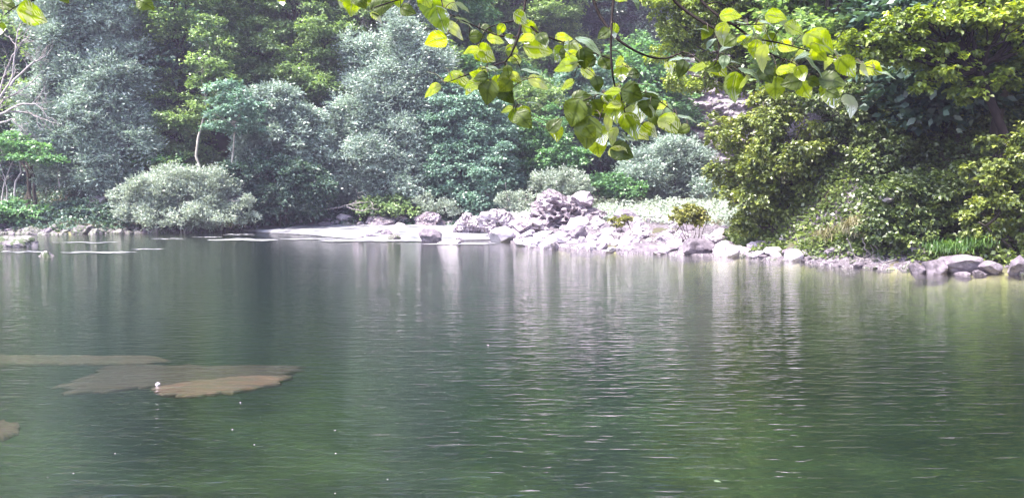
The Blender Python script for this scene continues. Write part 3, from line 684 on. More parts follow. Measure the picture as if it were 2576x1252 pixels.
rock('rock', 'upright pale stone tucked beneath the olive bush', 'lime', 1975, 590, 630, 34, Y=30.6, seed=22, rough=.12)
rock('rock', 'wedge-shaped grey stone with a pale top dipping into the pool', 'grey', 2010, 614, 656, 84, Y=29.4, seed=23, rough=.12, depth=.7)
rock('rock', 'small flat stone at the foot of the shaded roots', 'grey', 2112, 652, 668, 52, Y=26.9, seed=24, rough=.1, depth=.6)
rock('rock', 'white angular stone caught on the shaded bank under the dark bush', 'lime', 2300, 610, 634, 38, Y=25.6, seed=25, rough=.1)
rock('rock', 'bright white stone showing through the leaves high on the right bank', 'lime', 2232, 486, 506, 40, Y=26.0, seed=26, rough=.2, cuts=14, z0=P(2232, 508, 26.0)[2])
rock('rock', 'large grey block with flat top on the right shore', 'grey', 2415, 640, 686, 96, Y=24.0, seed=27, rough=.1)
rock('rock', 'lilac leaning stone left of the large grey block', 'grey', 2352, 650, 688, 62, Y=23.9, seed=28, rough=.12)
rock('rock', 'small pale stone at the left end of the right shore stones', 'grey', 2307, 662, 686, 44, Y=24.0, seed=29, rough=.1)
rock('rock', 'whitish stone right of the large grey block', 'grey', 2490, 655, 690, 56, Y=23.6, seed=30, rough=.1)
rock('rock', 'pinkish stone at the right frame end of the shore', 'grey', 2562, 640, 694, 54, Y=23.3, seed=31, rough=.1)
rock('rock', 'brown rough rock in the undergrowth left of the round shrub', 'mossy', 245, 488, 530, 78, Y=56, seed=32, rough=.2)
rock('rock', 'flat white ledge stone in the valley under the hanging leaves', 'lime', 1555, 405, 425, 90, Y=78, seed=33, rough=.12, z0=P(1555, 428, 78)[2], depth=.6)
# submerged slabs: wedge-shaped shelves of rock lying just under the surface
def slab(label, outline, z, thick, mat, seed):
    """outline in picture px; the slab bevels down from its edge"""
    P0 = np.array([G(px, py, z)[:2] for px, py in outline]); n = len(P0)
    c = P0.mean(0); V = []; Fc = []
    m_ = 160; t = np.linspace(0, n, m_, endpoint=False)
    ring = np.array([P0[int(k) % n] + (P0[(int(k) + 1) % n] - P0[int(k) % n]) * (k - int(k)) for k in t])
    for _ in range(2): ring = .25 * np.roll(ring, 1, 0) + .5 * ring + .25 * np.roll(ring, -1, 0)
    lv = [(.02, 0), (.25, 0), (.45, 0), (.62, 0), (.76, 0), (.86, -.005), (.94, -.012), (1.0, -.03), (.985, -.05), (.8, -.075)]
    for f_, dz in lv:
        for k in range(m_):
            p = c + (ring[k] - c) * f_ * (1 + .14 * mnoise.fractal(Vector((ring[k][0] * 3.5, ring[k][1] * 7, seed)), 1, 2, 4) + .22 * mnoise.noise(Vector((ring[k][0] * 1.5, ring[k][1] * 22, seed + 5))) * min(1, f_ * 1.2))
            V.append((p[0], p[1], z + dz - .03 * max(0.0, P0[:, 0].max() - .8 - p[0]) + .012 * mnoise.fractal(Vector((p[0] * 1.5, p[1] * 7, seed)), 1, 2, 4)))
    for a in range(len(lv) - 1):
        for k in range(m_):
            Fc.append((a * m_ + k, (a + 1) * m_ + k, (a + 1) * m_ + (k + 1) % m_, a * m_ + (k + 1) % m_))
    for k in range(1, m_ - 1, 2): Fc.append((0, k, k + 1, (k + 2) % m_))
    o = link('sunken_rock', mesh_np('sunken_rock', np.array(V), Fc, M[mat], smooth=True)); tag(o, label, 'rock')
slab('pinkish brown pointed slab just under the water, with a pale tip beside it', [(395, 966), (470, 952), (560, 946), (640, 938), (724, 940), (700, 958), (640, 972), (560, 984), (470, 990), (405, 985)], -.15, .5, 'wet', 2)
slab('olive brown sunken shelf behind the pinkish pointed slab', [(270, 905), (380, 908), (500, 910), (640, 914), (740, 918), (735, 932), (620, 946), (480, 955), (330, 968), (200, 975), (150, 955), (230, 930)], -.38, .8, 'wet_dim', 5)
slab('dim reddish rock shelf running to the left edge of the water', [(-60, 878), (60, 882), (200, 887), (380, 893), (420, 905), (280, 912), (120, 905), (-60, 905)], -.45, .8, 'wet', 8)
slab('faint reddish submerged rock cut by the lower left frame edge', [(-60, 1052), (0, 1050), (50, 1062), (45, 1080), (0, 1098), (-60, 1100)], -.36, .6, 'wet_dim', 9)
s = G(397, 968, 0)
me = rock_mesh('pebble', M['lime'], 51, (.03, .022, .02), sub=3, rough=.3)
o = link('pebble', me); o.location = (s[0], s[1], .012)
tag(o, 'tiny white stone tip poking out of the water over the brown slab', 'pebble')

# cobbles on the bar and stones along the shores
COB = {mt: [rock_mesh('stone', M[mt], 100 + i + 17 * len(mt), (1, rg, hg), sub=4, rough=.1, cuts=18, fs=2.8) for i, (rg, hg) in enumerate(((.8, .6), (.7, .45), (.9, .7), (.65, .5), (.8, .38)))] for mt in ('lime', 'grey', 'mossy')}
def scatter(n, sampler, mats, s0, s1, label, group, name, seed, sink=.25):
    rng = random.Random(seed); placed = []
    tries = 0
    while len(placed) < n and tries < n * 30:
        tries += 1
        x, y = sampler(rng); s = s0 * (s1 / s0) ** (rng.random() ** 1.7)
        if any((x - a) ** 2 + (y - b_) ** 2 < (.72 * (s + c)) ** 2 for a, b_, c in placed): continue
        placed.append((x, y, s))
        mt = rng.choice(mats); o = link(name, rng.choice(COB[mt]))
        o.location = (x, y, max(hz(x, y), -.08) + s * sink); o.scale = (s, s, s * rng.uniform(.8, 1.2))
        o.rotation_euler = (rng.uniform(-.25, .25), rng.uniform(-.25, .25), rng.uniform(0, 6.28))
        tag(o, label, 'rock', group)
def on_bar(x0, x1, d0, d1):
    def f(rng):
        x = rng.uniform(x0, x1); return x, np.interp(x, SHX, SHY) + rng.uniform(d0, d1)
    return f
scatter(120, on_bar(-2.2, 9.2, -.2, 5), ['lime'], .16, .55, 'white limestone cobble on the front of the stone bar', 'cobbles on the front of the bar', 'cobble', 1)
scatter(110, on_bar(-2.0, 8.2, 4.5, 14), ['lime', 'lime', 'grey'], .25, .85, 'white limestone block on the back of the stone bar', 'blocks on the back of the bar', 'bar_stone', 2)
scatter(110, on_bar(7.6, 14.6, -.25, 1.3), ['grey', 'grey', 'mossy', 'mossy'], .08, .26, 'small violet-grey stone along the right shore', 'stones along the right shore', 'shore_stone', 3)
scatter(120, on_bar(-32, -16.5, -.5, 1.0), ['mossy', 'mossy', 'grey'], .2, .65, 'dim mossy stone along the left shore', 'stones along the left shore', 'bank_stone', 4)
scatter(40, on_bar(-15.5, -3.4, -.6, 1.6), ['grey', 'mossy', 'lime'], .2, .6, 'grey stone on the far shore behind the rapids', 'stones behind the rapids', 'far_stone', 5, sink=.5)

def in_rapids(rng):
    px = rng.uniform(900, 1330); yy = rng.uniform(41.5, 50); return (px - 1288) / F * yy, yy
scatter(16, in_rapids, ['grey', 'lime', 'mossy'], .14, .4, 'small rock parting the white water of the rapids', 'rocks in the rapids', 'rapids_rock', 9, sink=.5)
# gravel under the stones
V = []; Fc = []
gxs = np.linspace(-2.9, 11.5, 90); tds = np.linspace(-.35, 13, 60)
for t in tds:
    for x in gxs:
        y = np.interp(x, SHX, SHY) + t
        V.append((x, y, hz(x, y) + .05 + .05 * mnoise.fractal(Vector((x * 2, y * 2, 0)), 1, 2, 4) - (.12 if t < 0 else 0)))
for j in range(59):
    for i in range(89):
        a = j * 90 + i; Fc.append((a, a + 1, a + 91, a + 90))
m, nt, out = new_mat('white_gravel')
geo = node(nt, 'ShaderNodeNewGeometry'); vo = node(nt, 'ShaderNodeTexVoronoi', Scale=5.0); nt.links.new(geo.outputs['Position'], vo.inputs['Vector'])
v2 = node(nt, 'ShaderNodeTexVoronoi', Scale=13.0); nt.links.new(geo.outputs['Position'], v2.inputs['Vector'])
mn = node(nt, 'ShaderNodeMath', operation='ADD'); nt.links.new(vo.outputs['Distance'], mn.inputs[0]); nt.links.new(v2.outputs['Distance'], mn.inputs[1])
cr = ramp(nt, [(.2, (.50, .45, .50)), (.6, (.32, .28, .32)), (.9, (.12, .10, .12))], mn.outputs[0])
b = node(nt, 'ShaderNodeBsdfPrincipled', Roughness=.9); bp = node(nt, 'ShaderNodeBump', Strength=1.0, Distance=.1); bp.invert = True
nt.links.new(mn.outputs[0], bp.inputs['Height']); nt.links.new(bp.outputs[0], b.inputs['Normal'])
nt.links.new(cr.outputs[0], b.inputs['Base Color']); nt.links.new(b.outputs[0], out.inputs[0])
tag(link('gravel', mesh_np('gravel', np.array(V), Fc, m, smooth=True)), 'white gravel between the stones of the bar', 'gravel', kind='stuff')

# cliff in the valley behind the bar
def cliff():
    nx_, nz_ = 110, 90; V = []; Fc = []
    for side in (0, 1):
        for j in range(nz_):
            for i in range(nx_):
                s = i / (nx_ - 1); t = j / (nz_ - 1)
                px = 1640 + 300 * s; py = 470 - 350 * t * (0.75 + .25 * math.sin(s * 3))
                Y0 = 74 + 6 * t + 2.0 * s
                p = P(px, py, Y0)
                q = Vector((p[0] * .35, p[2] * .6, 4.0))
                bl = mnoise.voronoi(q * 1.3)[0][0] * 2.2 + mnoise.fractal(q * 2, 1, 2, 5) * 1.0
                V.append((p[0], Y0 + bl + (9 if side else 0), p[2] - (6 * (1 - t) if side else 0)))
        b0 = side * nx_ * nz_
        for j in range(nz_ - 1):
            for i in range(nx_ - 1):
                a = b0 + j * nx_ + i; Fc.append((a, a + 1, a + nx_ + 1, a + nx_) if not side else (a, a + nx_, a + nx_ + 1, a + 1))
    n = nx_ * nz_
    rim = [(i, i + 1) for i in range(nx_ - 1)] + [((nz_ - 1) * nx_ + i + 1, (nz_ - 1) * nx_ + i) for i in range(nx_ - 1)] + \
          [((j + 1) * nx_, j * nx_) for j in range(nz_ - 1)] + [(j * nx_ + nx_ - 1, (j + 1) * nx_ + nx_ - 1) for j in range(nz_ - 1)]
    for a, b_ in rim: Fc.append((b_, a, a + n, b_ + n))
    o = link('cliff', mesh_np('cliff', np.array(V), Fc, M['cliff'], smooth=False))
    tag(o, 'violet-grey rock face with mossy ledges in the valley behind the bar', 'cliff')
cliff()

# ------------------------------------------------------------------ bare branches, trunks
def bare(name, label, Y, base, limbs, r, mat='bark_dead', twigs=6, seed=5, cat='tree', child='trunk', foot=None):
    rng = np.random.default_rng(seed)
    bx = (base - 1288) / F * Y
    o = np.array([bx, Y, hz(bx, Y) - .1 if foot is None else foot]); root = empty(name, o, label, cat)
    tb = Tubes()
    for path in limbs:
        pts = np.array([P(px, py, Y + i * .12) - o for i, (px, py) in enumerate(path)])
        t = np.linspace(0, 1, len(pts)); tt = np.linspace(0, 1, len(pts) * 3)
        q = np.stack([np.interp(tt, t, pts[:, k]) for k in range(3)], 1) + rng.normal(0, .02, (len(tt), 3))
        tb.add(q, r, r * .3, 6)
        for _ in range(twigs):
            i = rng.integers(len(tt) // 3, len(tt)); d = unit(q[min(i, len(tt) - 1)] - q[i - 1]) + rng.normal(0, .6, 3)
            e = q[i] + unit(d) * rng.uniform(.4, 1.5) + np.array([0, 0, .15])
            tb.add(curve_pts(q[i], e, 5, wig=.06, rng=rng), r * .3, .012, 5)
            e2 = (q[i] + e) / 2 + unit(d + rng.normal(0, .8, 3)) * rng.uniform(.3, .9)
            tb.add(curve_pts((q[i] + e) / 2, e2, 4, wig=.06, rng=rng), r * .2, .01, 5)
    link(child, tb.mesh(child, M[mat]), root)
bare('bare_tree', 'leafless grey branches fanning out at the left edge', 54.2, -40, [[(-40, 520), (-35, 400), (-20, 300), (10, 250), (60, 225), (100, 190)], [(-20, 300), (20, 280), (75, 285), (110, 300)], [(-20, 300), (0, 230), (25, 150), (60, 100)], [(-10, 260), (30, 200), (40, 120), (45, 70)], [(0, 290), (50, 262), (95, 262), (130, 310)], [(-20, 320), (30, 300), (60, 335)], [(25, 215), (80, 160), (120, 140)]], .085, twigs=9, seed=2)
bare('double_trunk', 'pair of rough brown trunks rising behind the left bank shrubs', 55.6, 75, [[(70, 530), (72, 460), (85, 400), (100, 345), (95, 250)], [(88, 530), (85, 440), (60, 400), (45, 330)], [(75, 500), (68, 430), (45, 390)]], .13, mat='bark', seed=3)
bare('bare_tree', 'thin pale leaning stems beside the flat green spray at the left edge', 53.9, 5, [[(0, 540), (10, 460), (30, 410), (45, 380)], [(20, 535), (18, 470), (2, 420)]], .06, seed=4, twigs=4)
bare('bare_tree', 'dead pale forked tree standing above the central silvery willow', 61.5, 955, [[(962, 140), (965, 80), (968, 20), (975, -30)], [(962, 130), (985, 85), (1010, 50)], [(962, 120), (935, 80), (905, 50)], [(905, 130), (910, 70), (915, 10)]], .09, mat='bark_pale', seed=7, foot=P(955, 240, 61.5)[2])
bare('bare_tree', 'tangle of thin purplish bare twigs against the tallest silvery willow', 55.4, 140, [[(150, 470), (145, 380), (160, 300), (170, 220), (190, 120)], [(150, 400), (120, 320), (115, 240), (100, 150)], [(160, 320), (205, 260), (230, 190)], [(148, 360), (180, 330), (215, 320)]], .05, seed=14, twigs=16, mat='bark_dead')
bare('fallen_branch', 'bare grey branch lying low over the stones under the central willow', 56.3, 820, [[(800, 530), (850, 522), (890, 512), (930, 508)], [(870, 520), (900, 530), (925, 528)]], .05, seed=8, twigs=4, cat='branch', child='limb')
bare('bare_tree', 'dark broken trunk in the valley behind the big pitted boulder', 70, 1492, [[(1490, 440), (1488, 400), (1492, 350)]], .22, mat='bark_dark', seed=9, twigs=2)
bare('leaning_trunk', 'thick dark trunk slanting behind the yellow-green boughs at the top', 33, 2240, [[(2340, 600), (2325, 440), (2290, 250), (2250, 130), (2210, 40), (2180, -60)]], .16, mat='bark_dark', seed=10, twigs=3, foot=P(2340, 600, 33)[2])
bare('exposed_root', 'tangled bare roots hanging over the shaded right shore', 26.0, 2200, [[(2170, 600), (2180, 630), (2210, 655), (2250, 662)], [(2190, 610), (2230, 650), (2280, 655), (2300, 640)], [(2240, 615), (2260, 640), (2300, 650)], [(2130, 600), (2150, 640), (2175, 665)]], .025, seed=11, twigs=5, cat='root', child='root_strand')

# ------------------------------------------------------------------ grass and undergrowth
def blades(name, label, pts, h, w, mat, seed, cat='grass', hang=0.0, kind=None):
    rng = np.random.default_rng(seed); pts = np.asarray(pts, float); n = len(pts)
    d = unit(rng.normal(0, 1, (n, 3)) * np.array([1, 1, 0])); hh = h * rng.uniform(.5, 1.2, (n, 1))
    sd_ = np.stack([-d[:, 1], d[:, 0], 0 * d[:, 0]], 1) * w
    up = np.array([0, 0, 1.0])
    a = pts; b_ = pts + up * hh * .55 + d * hh * .15; c = pts + up * hh * (.85 - hang) + d * hh * (.5 + hang * .3)
    V = np.stack([a - sd_, a + sd_, b_ + sd_, b_ - sd_, c + sd_ * .15, c - sd_ * .15], 1).reshape(-1, 3)
    i = (np.arange(n) * 6)[:, None]
    Fc = np.concatenate([i + np.array([[0, 1, 2, 3]]), i + np.array([[3, 2, 4, 5]])])
    t = np.clip(rng.normal(.5, .25, n), 0, 1)
    o = link(name, mesh_np(name, V, Fc, mat, tint=np.concatenate([t, t]))); tag(o, label, cat, kind=kind)
    return o
rg = np.random.default_rng(77)
def patch(px, py, rx, ry, Y, n):
    c = P(px, py, Y); k = Y / F
    return [(c[0] + rg.normal(0, rx * k * .5), Y + rg.normal(0, .25), c[2] + rg.normal(0, ry * k * .5)) for _ in range(n)]
blades('grass_tuft', 'bright green grass tuft above the lilac leaning stone', patch(2390, 628, 50, 12, 24.7, 900), .2, .008, M['grass'], 1)
blades('grass_tuft', 'fresh green grass tuft between dark bush and right edge bush', patch(2455, 612, 26, 12, 24.6, 900), .2, .008, M['grass'], 2)
blades('dry_grass', 'pale dry grass drooping from the bank over the roots', patch(2150, 580, 24, 16, 27.0, 400), .45, .012, M['dry'], 3, hang=.9)
blades('dry_grass', 'yellowed dry weeds under the edge of the olive bush', patch(2085, 610, 26, 20, 28.3, 600), .45, .014, M['dry'], 4, hang=.7)

def undergrowth(name, label, xs, d0, d1, n, mat, L, W, seed):
    rng = np.random.default_rng(seed)
    x = rng.uniform(xs[0], xs[1], n); t = rng.uniform(d0, d1, n); y = np.interp(x, SHX, SHY) + t
    z = height(x, y)
    hgt = np.clip(.35 + .5 * vnoise(x, y, .8, seed), 0.05, 1.2) * np.clip(t * .8, .15, 1)
    pos = np.stack([x, y, z + rng.uniform(0, 1, n) ** .7 * hgt], 1)
    od = unit(rng.normal(0, 1, (n, 3)) + np.array([0, -.6, .3]))
    v, f, tn = leaves(pos, od, L, W, rng)
    tag(link(name, mesh_np(name, v, f, mat, tint=tn)), label, 'plants', kind='stuff')
undergrowth('undergrowth', 'low leafy undergrowth along the left and far bank', (-36, -2.5), .6, 8, 42000, M['dark'], .2, .12, 5)
undergrowth('undergrowth', 'low leafy ground cover on the right bank slope', (8.2, 18), .7, 7, 30000, M['olive_dark'], .15, .11, 6)
undergrowth('undergrowth', 'sparse pale weeds at the back of the stone bar', (-3, 19), 12, 34, 34000, M['dusty'], .2, .1, 8)

# ------------------------------------------------------------------ hanging branches close to the camera
m, nt, out = new_mat('lime_tree_leaf')
def near_leaf_mat(name, c0, c1, tr0, trans):
    m, nt, out = new_mat(name)
    at = node(nt, 'ShaderNodeAttribute'); at.attribute_name = 'vein'
    tc = node(nt, 'ShaderNodeTexCoord'); oi = node(nt, 'ShaderNodeObjectInfo')
    nz = node(nt, 'ShaderNodeTexNoise', Scale=40.0, Detail=4.0); nt.links.new(tc.outputs['Object'], nz.inputs['Vector'])
    ad = node(nt, 'ShaderNodeMath', operation='MULTIPLY_ADD'); ad.inputs[1].default_value = .6; nt.links.new(oi.outputs['Random'], ad.inputs[0])
    mu = node(nt, 'ShaderNodeMath', operation='MULTIPLY'); mu.inputs[1].default_value = .7; nt.links.new(nz.outputs[0], mu.inputs[0])
    nt.links.new(mu.outputs[0], ad.inputs[2])
    cr = ramp(nt, [(.2, c0), (.9, c1)], ad.outputs[0])
    vm = node(nt, 'ShaderNodeMix', data_type='RGBA', blend_type='MULTIPLY'); nt.links.new(at.outputs['Fac'], vm.inputs[0])
    nt.links.new(cr.outputs[0], vm.inputs[6]); vm.inputs[7].default_value = (.45, .5, .4, 1)
    sp_ = node(nt, 'ShaderNodeTexNoise', Scale=22.0, Detail=2.0); nt.links.new(tc.outputs['Object'], sp_.inputs['Vector'])
    sr = ramp(nt, [(.68, (0, 0, 0)), (.74, (1, 1, 1))], sp_.outputs[0])
    vb = node(nt, 'ShaderNodeMix', data_type='RGBA'); nt.links.new(sr.outputs[0], vb.inputs[0]); nt.links.new(vm.outputs[2], vb.inputs[6]); vb.inputs[7].default_value = (.10, .06, .02, 1)
    df = node(nt, 'ShaderNodeBsdfDiffuse'); nt.links.new(vb.outputs[2], df.inputs[0])
    tl = node(nt, 'ShaderNodeBsdfTranslucent'); tm = node(nt, 'ShaderNodeMix', data_type='RGBA', blend_type='MULTIPLY'); tm.inputs[0].default_value = 1
    nt.links.new(vb.outputs[2], tm.inputs[6]); tm.inputs[7].default_value = tr0 + (1,); nt.links.new(tm.outputs[2], tl.inputs[0])
    mx = node(nt, 'ShaderNodeMixShader'); mx.inputs[0].default_value = trans
    nt.links.new(df.outputs[0], mx.inputs[1]); nt.links.new(tl.outputs[0], mx.inputs[2])
    gl = node(nt, 'ShaderNodeBsdfGlossy', Roughness=.42); fr = node(nt, 'ShaderNodeFresnel', IOR=1.5)
    bp = node(nt, 'ShaderNodeBump', Strength=.5, Distance=.002); nt.links.new(at.outputs['Fac'], bp.inputs['Height'])
    for n_ in (gl, fr, df): nt.links.new(bp.outputs[0], n_.inputs['Normal'])
    fm_ = node(nt, 'ShaderNodeMath', operation='MULTIPLY'); fm_.inputs[1].default_value = .55; nt.links.new(fr.outputs[0], fm_.inputs[0])
    m2 = node(nt, 'ShaderNodeMixShader'); nt.links.new(fm_.outputs[0], m2.inputs[0]); nt.links.new(mx.outputs[0], m2.inputs[1]); nt.links.new(gl.outputs[0], m2.inputs[2])
    nt.links.new(m2.outputs[0], out.inputs[0])
    return m
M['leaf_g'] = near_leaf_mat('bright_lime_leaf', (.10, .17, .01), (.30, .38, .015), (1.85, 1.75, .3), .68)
M['leaf_d'] = near_leaf_mat('shaded_lime_leaf', (.03, .05, .01), (.10, .14, .02), (1.6, 1.5, .4), .5)  # dark copy of the leaf: shade put into its colour
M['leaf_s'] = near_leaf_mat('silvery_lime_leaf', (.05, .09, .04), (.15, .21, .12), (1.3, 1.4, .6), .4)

def leaf_mesh(mat, seed, curl):
    """broad pointed lime leaf, base at the origin, tip along +X, length 1"""
    rng = np.random.default_rng(seed)
    nu, nv = 17, 11
    V = []; vein = []
    for i in range(nu):
        u = i / (nu - 1)
        w = .47 * (math.sin(math.pi * min(1, u ** .62)) ** .75) * (1 - .25 * u ** 3) if 0 < u < 1 else .0
        if u < .12: w = .47 * (u / .12) ** .5 * .78
        w *= 1 + .05 * (1 if i % 2 else -1) * (u > .1)
        for j in range(nv):
            v = (j / (nv - 1)) * 2 - 1
            x = u - .07 * abs(v) * (u < .25) * (1 - u / .25) * 1.2
            z = -curl * (u - .3) ** 2 + .16 * abs(v) * w * (1 - .4 * u) + .03 * math.sin(v * 7 + seed) * w + .02 * math.sin(u * 11 + seed * 2)
            z -= curl * .6 * (v * w) ** 2
            V.append((x, v * w, z))
            side = (u * 7 - abs(v) * 2.0) % 1.0
            vein.append(1.0 if j == nv // 2 else (.75 if side < .22 else 0.0))
    Fc = []
    for i in range(nu - 1):
        for j in range(nv - 1):
            a = i * nv + j; Fc.append((a, a + nv, a + nv + 1, a + 1))
    me = mesh_np('leaf', np.array(V), Fc, mat, smooth=True)
    at = me.attributes.new('vein', 'FLOAT', 'POINT'); at.data.foreach_set('value', np.array(vein, dtype=np.float32))
    return me
LEAF = {k: [leaf_mesh(M['leaf_' + k], s, c) for s, c in ((1, .25), (2, .5), (3, .12), (4, .7))] for k in 'gds'}

def bough(label, Y, stems, leafs, anchor):
    """stems: picture paths; leafs: (px, py, size px, tip angle on screen, kind[, brown])"""
    o = P(anchor[0], anchor[1], Y); root = empty('hanging_branch', o, label, 'branch', 'lime tree branches hanging over the water')
    rng = random.Random(int(anchor[0]))
    for k, (r0, r1, path) in enumerate(stems):
        pts = np.array([P(px, py, Y + .03 * math.sin(i * 1.3 + k)) - o for i, (px, py) in enumerate(path)])
        t = np.arange(len(pts)); tt = np.linspace(0, len(pts) - 1, len(pts) * 5)
        q = np.stack([np.interp(tt, t, pts[:, c]) for c in range(3)], 1)
        ker = np.array([.25, .5, .25])
        for _ in range(3):
            q[1:-1] = .25 * q[:-2] + .5 * q[1:-1] + .25 * q[2:]
        kn = 1 + .25 * np.abs(np.sin(tt * 2.2)) ** 8
        tb = Tubes(); tb.add(q, np.linspace(r0, r1, len(q)) * kn, 0, 8)
        link('stem' if k == 0 else 'twig', tb.mesh('twig', M['bark_dark']), root)
    allp = np.array([P(px, py, Y) - o for _, _, path in stems for a, b_ in zip(path[:-1], path[1:]) for px, py in [(a[0] + (b_[0] - a[0]) * f, a[1] + (b_[1] - a[1]) * f) for f in (0, .33, .66, 1)]])
    leafs = list(leafs)
    for _, _, path in stems:
        vis = [q for q in path if q[1] > -10]
        for a, b_ in zip(vis[:-1], vis[1:]):
            if len(leafs) > 20 and math.hypot(a[0] - b_[0], a[1] - b_[1]) > 30 and b_[1] > 70:
                for _k in range(2):
                    f = rng.random(); leafs.append((a[0] + (b_[0] - a[0]) * f + rng.uniform(-24, 24), a[1] + (b_[1] - a[1]) * f + rng.uniform(4, 30), rng.uniform(32, 46), rng.uniform(-20, 200), rng.choice('ggsd')))
    for lf in leafs:
        px, py, s, ang, kd = lf
        a = math.radians(ang); dx, dz = math.cos(a), -math.sin(a)
        L = s * Y / F * .9
        yo = rng.uniform(-.12, .12)
        c = P(px, py, Y + yo) - o
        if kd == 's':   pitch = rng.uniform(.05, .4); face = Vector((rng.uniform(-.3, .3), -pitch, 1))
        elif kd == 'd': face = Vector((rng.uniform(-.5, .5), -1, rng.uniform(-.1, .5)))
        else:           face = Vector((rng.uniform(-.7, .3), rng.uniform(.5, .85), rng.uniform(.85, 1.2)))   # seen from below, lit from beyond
        ax = Vector((dx, rng.uniform(-.35, .35), dz)).normalized()
        zz = (face - ax * face.dot(ax)).normalized(); yy = zz.cross(ax)
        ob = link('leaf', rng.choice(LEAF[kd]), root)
        from mathutils import Matrix
        mt = Matrix((ax, yy, zz)).transposed().to_4x4()
        base = Vector(c) - ax * (L * .5)
        ob.matrix_local = Matrix.Translation(base) @ mt @ Matrix.Diagonal((L, L * rng.uniform(.85, 1.1), L, 1))
        # leaf stalk joins the nearest twig
        bb = np.array(base); dd = np.linalg.norm(allp - bb, axis=1); tgt = allp[dd.argmin()]
        if dd.min() < .22:
            tb = Tubes(); tb.add(curve_pts(tgt, bb, 5, sag=.01), .0013, .001, 4)
            st_ = link('leaf_stalk', tb.mesh('leaf_stalk', M['bark']), root)

bough('leafy branch dropping at the centre-left, forking three ways over the willow', 2.6,
      [(.0045, .002, [(1332, -160), (1328, -40), (1318, 30), (1305, 90), (1285, 140), (1270, 158)]),
       (.0025, .001, [(1275, 155), (1225, 170), (1170, 190), (1120, 210)]),
       (.0025, .001, [(1312, 50), (1265, 58), (1222, 72), (1205, 115)]),
       (.003, .001, [(1316, 45), (1350, 82), (1400, 102), (1450, 118), (1540, 150), (1580, 170)]),
       (.002, .001, [(1270, 158), (1275, 195), (1290, 240), (1300, 290)]),
       (.002, .001, [(1420, 106), (1450, 130), (1455, 170)]),
       (.003, .0012, [(1300, 95), (1250, 90), (1180, 60), (1120, 30)])],
      [(1094, 102, 60, 170, 'g'), (1148, 80, 62, 40, 'g'), (1175, 62, 52, 20, 's'), (1165, 50, 45, 10, 's'), (1250, 99, 50, 10, 'g'), (1223, 137, 64, 25, 'g'),
       (1287, 139, 58, 95, 'g'), (1143, 193, 58, 185, 'g'), (1196, 212, 66, 165, 'g'), (1226, 235, 68, 105, 'd'), (1277, 238, 62, 40, 'd'), (1084, 228, 56, 150, 'g'),
       (1303, 297, 52, 55, 'g'), (1094, 187, 44, 15, 's'), (1137, 171, 40, 0, 's'), (1357, 123, 80, 8, 'g'), (1421, 96, 48, 0, 'g'), (1421, 166, 68, 165, 'g'),
       (1405, 139, 54, 120, 'g'), (1338, 75, 54, 25, 'g'), (1338, 182, 64, 12, 's'), (1258, 176, 66, -8, 's'), (1295, 193, 48, 20, 'g'), (1357, 210, 62, 25, 'g'),
       (1372, 205, 50, 22, 's'), (1426, 214, 44, 150, 'g'), (1483, 187, 52, 35, 'g'), (1504, 212, 42, 75, 'd'), (1472, 150, 56, 80, 'd'), (1488, 113, 84, 30, 's'),
       (1531, 145, 46, 28, 's'), (1579, 171, 50, 15, 'g'), (1320, 302, 58, 45, 'd'), (1354, 262, 62, 10, 's'), (1200, 190, 46, 200, 'g'), (1450, 128, 50, 60, 'g'),
       (1525, 160, 44, 60, 'd'), (1400, 337, 46, 80, 'g'), (1397, 312, 48, -45, 'd'), (1255, 210, 44, 70, 'g'), (1180, 225, 40, 130, 'g')], (1332, -160))
bough('thin branch ending in the lowest thick cluster of leaves in the middle', 2.45,
      [(.004, .0022, [(1548, -160), (1545, -20), (1538, 60), (1536, 130), (1541, 190), (1548, 222)]),
       (.002, .001, [(1548, 222), (1530, 250), (1510, 290), (1500, 340)]),
       (.002, .001, [(1548, 222), (1590, 222), (1640, 240), (1680, 270), (1720, 300)]),
       (.002, .001, [(1548, 222), (1500, 240), (1450, 262)]),
       (.002, .001, [(1560, 222), (1565, 260), (1580, 310), (1575, 360)])],
      [(1467, 244, 58, -15, 'd'), (1445, 287, 74, 105, 'd'), (1477, 337, 84, 98, 'd'), (1504, 372, 58, 80, 'g'), (1568, 383, 66, 25, 'd'), (1560, 387, 60, 25, 'g'),
       (1590, 316, 74, 55, 'g'), (1504, 279, 62, 60, 'd'), (1547, 279, 66, 70, 'g'), (1595, 236, 62, 20, 'd'), (1633, 268, 66, 75, 'd'), (1692, 313, 74, 30, 'g'),
       (1672, 284, 56, 80, 's'), (1627, 214, 64, 5, 's'), (1638, 327, 54, 30, 'g'), (1530, 315, 60, 100, 'g'), (1560, 250, 60, 60, 'g'), (1610, 285, 62, 80, 'g'),
       (1655, 300, 55, 50, 'd'), (1500, 235, 52, 190, 's'), (1730, 298, 56, 15, 's'), (1650, 235, 60, 15, 's'), (1515, 345, 56, 70, 'g'), (1590, 275, 56, 40, 'd'),
       (1615, 340, 50, 30, 'g'), (1575, 225, 50, 10, 's'), (1470, 285, 56, 70, 'd'), (1540, 345, 52, 110, 'g')], (1548, -160))
bough('long bare-looking twig curving under the dark valley gap', 2.7,
      [(.005, .002, [(1470, -150), (1488, -10), (1508, 40), (1545, 95), (1597, 129), (1640, 146), (1680, 148), (1718, 131)])],
      [(1686, 171, 36, 60, 'g'), (1715, 175, 50, 110, 'd'), (1751, 172, 46, 170, 'g'), (1740, 150, 50, 10, 's'), (1700, 150, 44, 170, 's'), (1560, -5, 46, 20, 'g'), (1600, 8, 44, 60, 's')], (1470, -150))
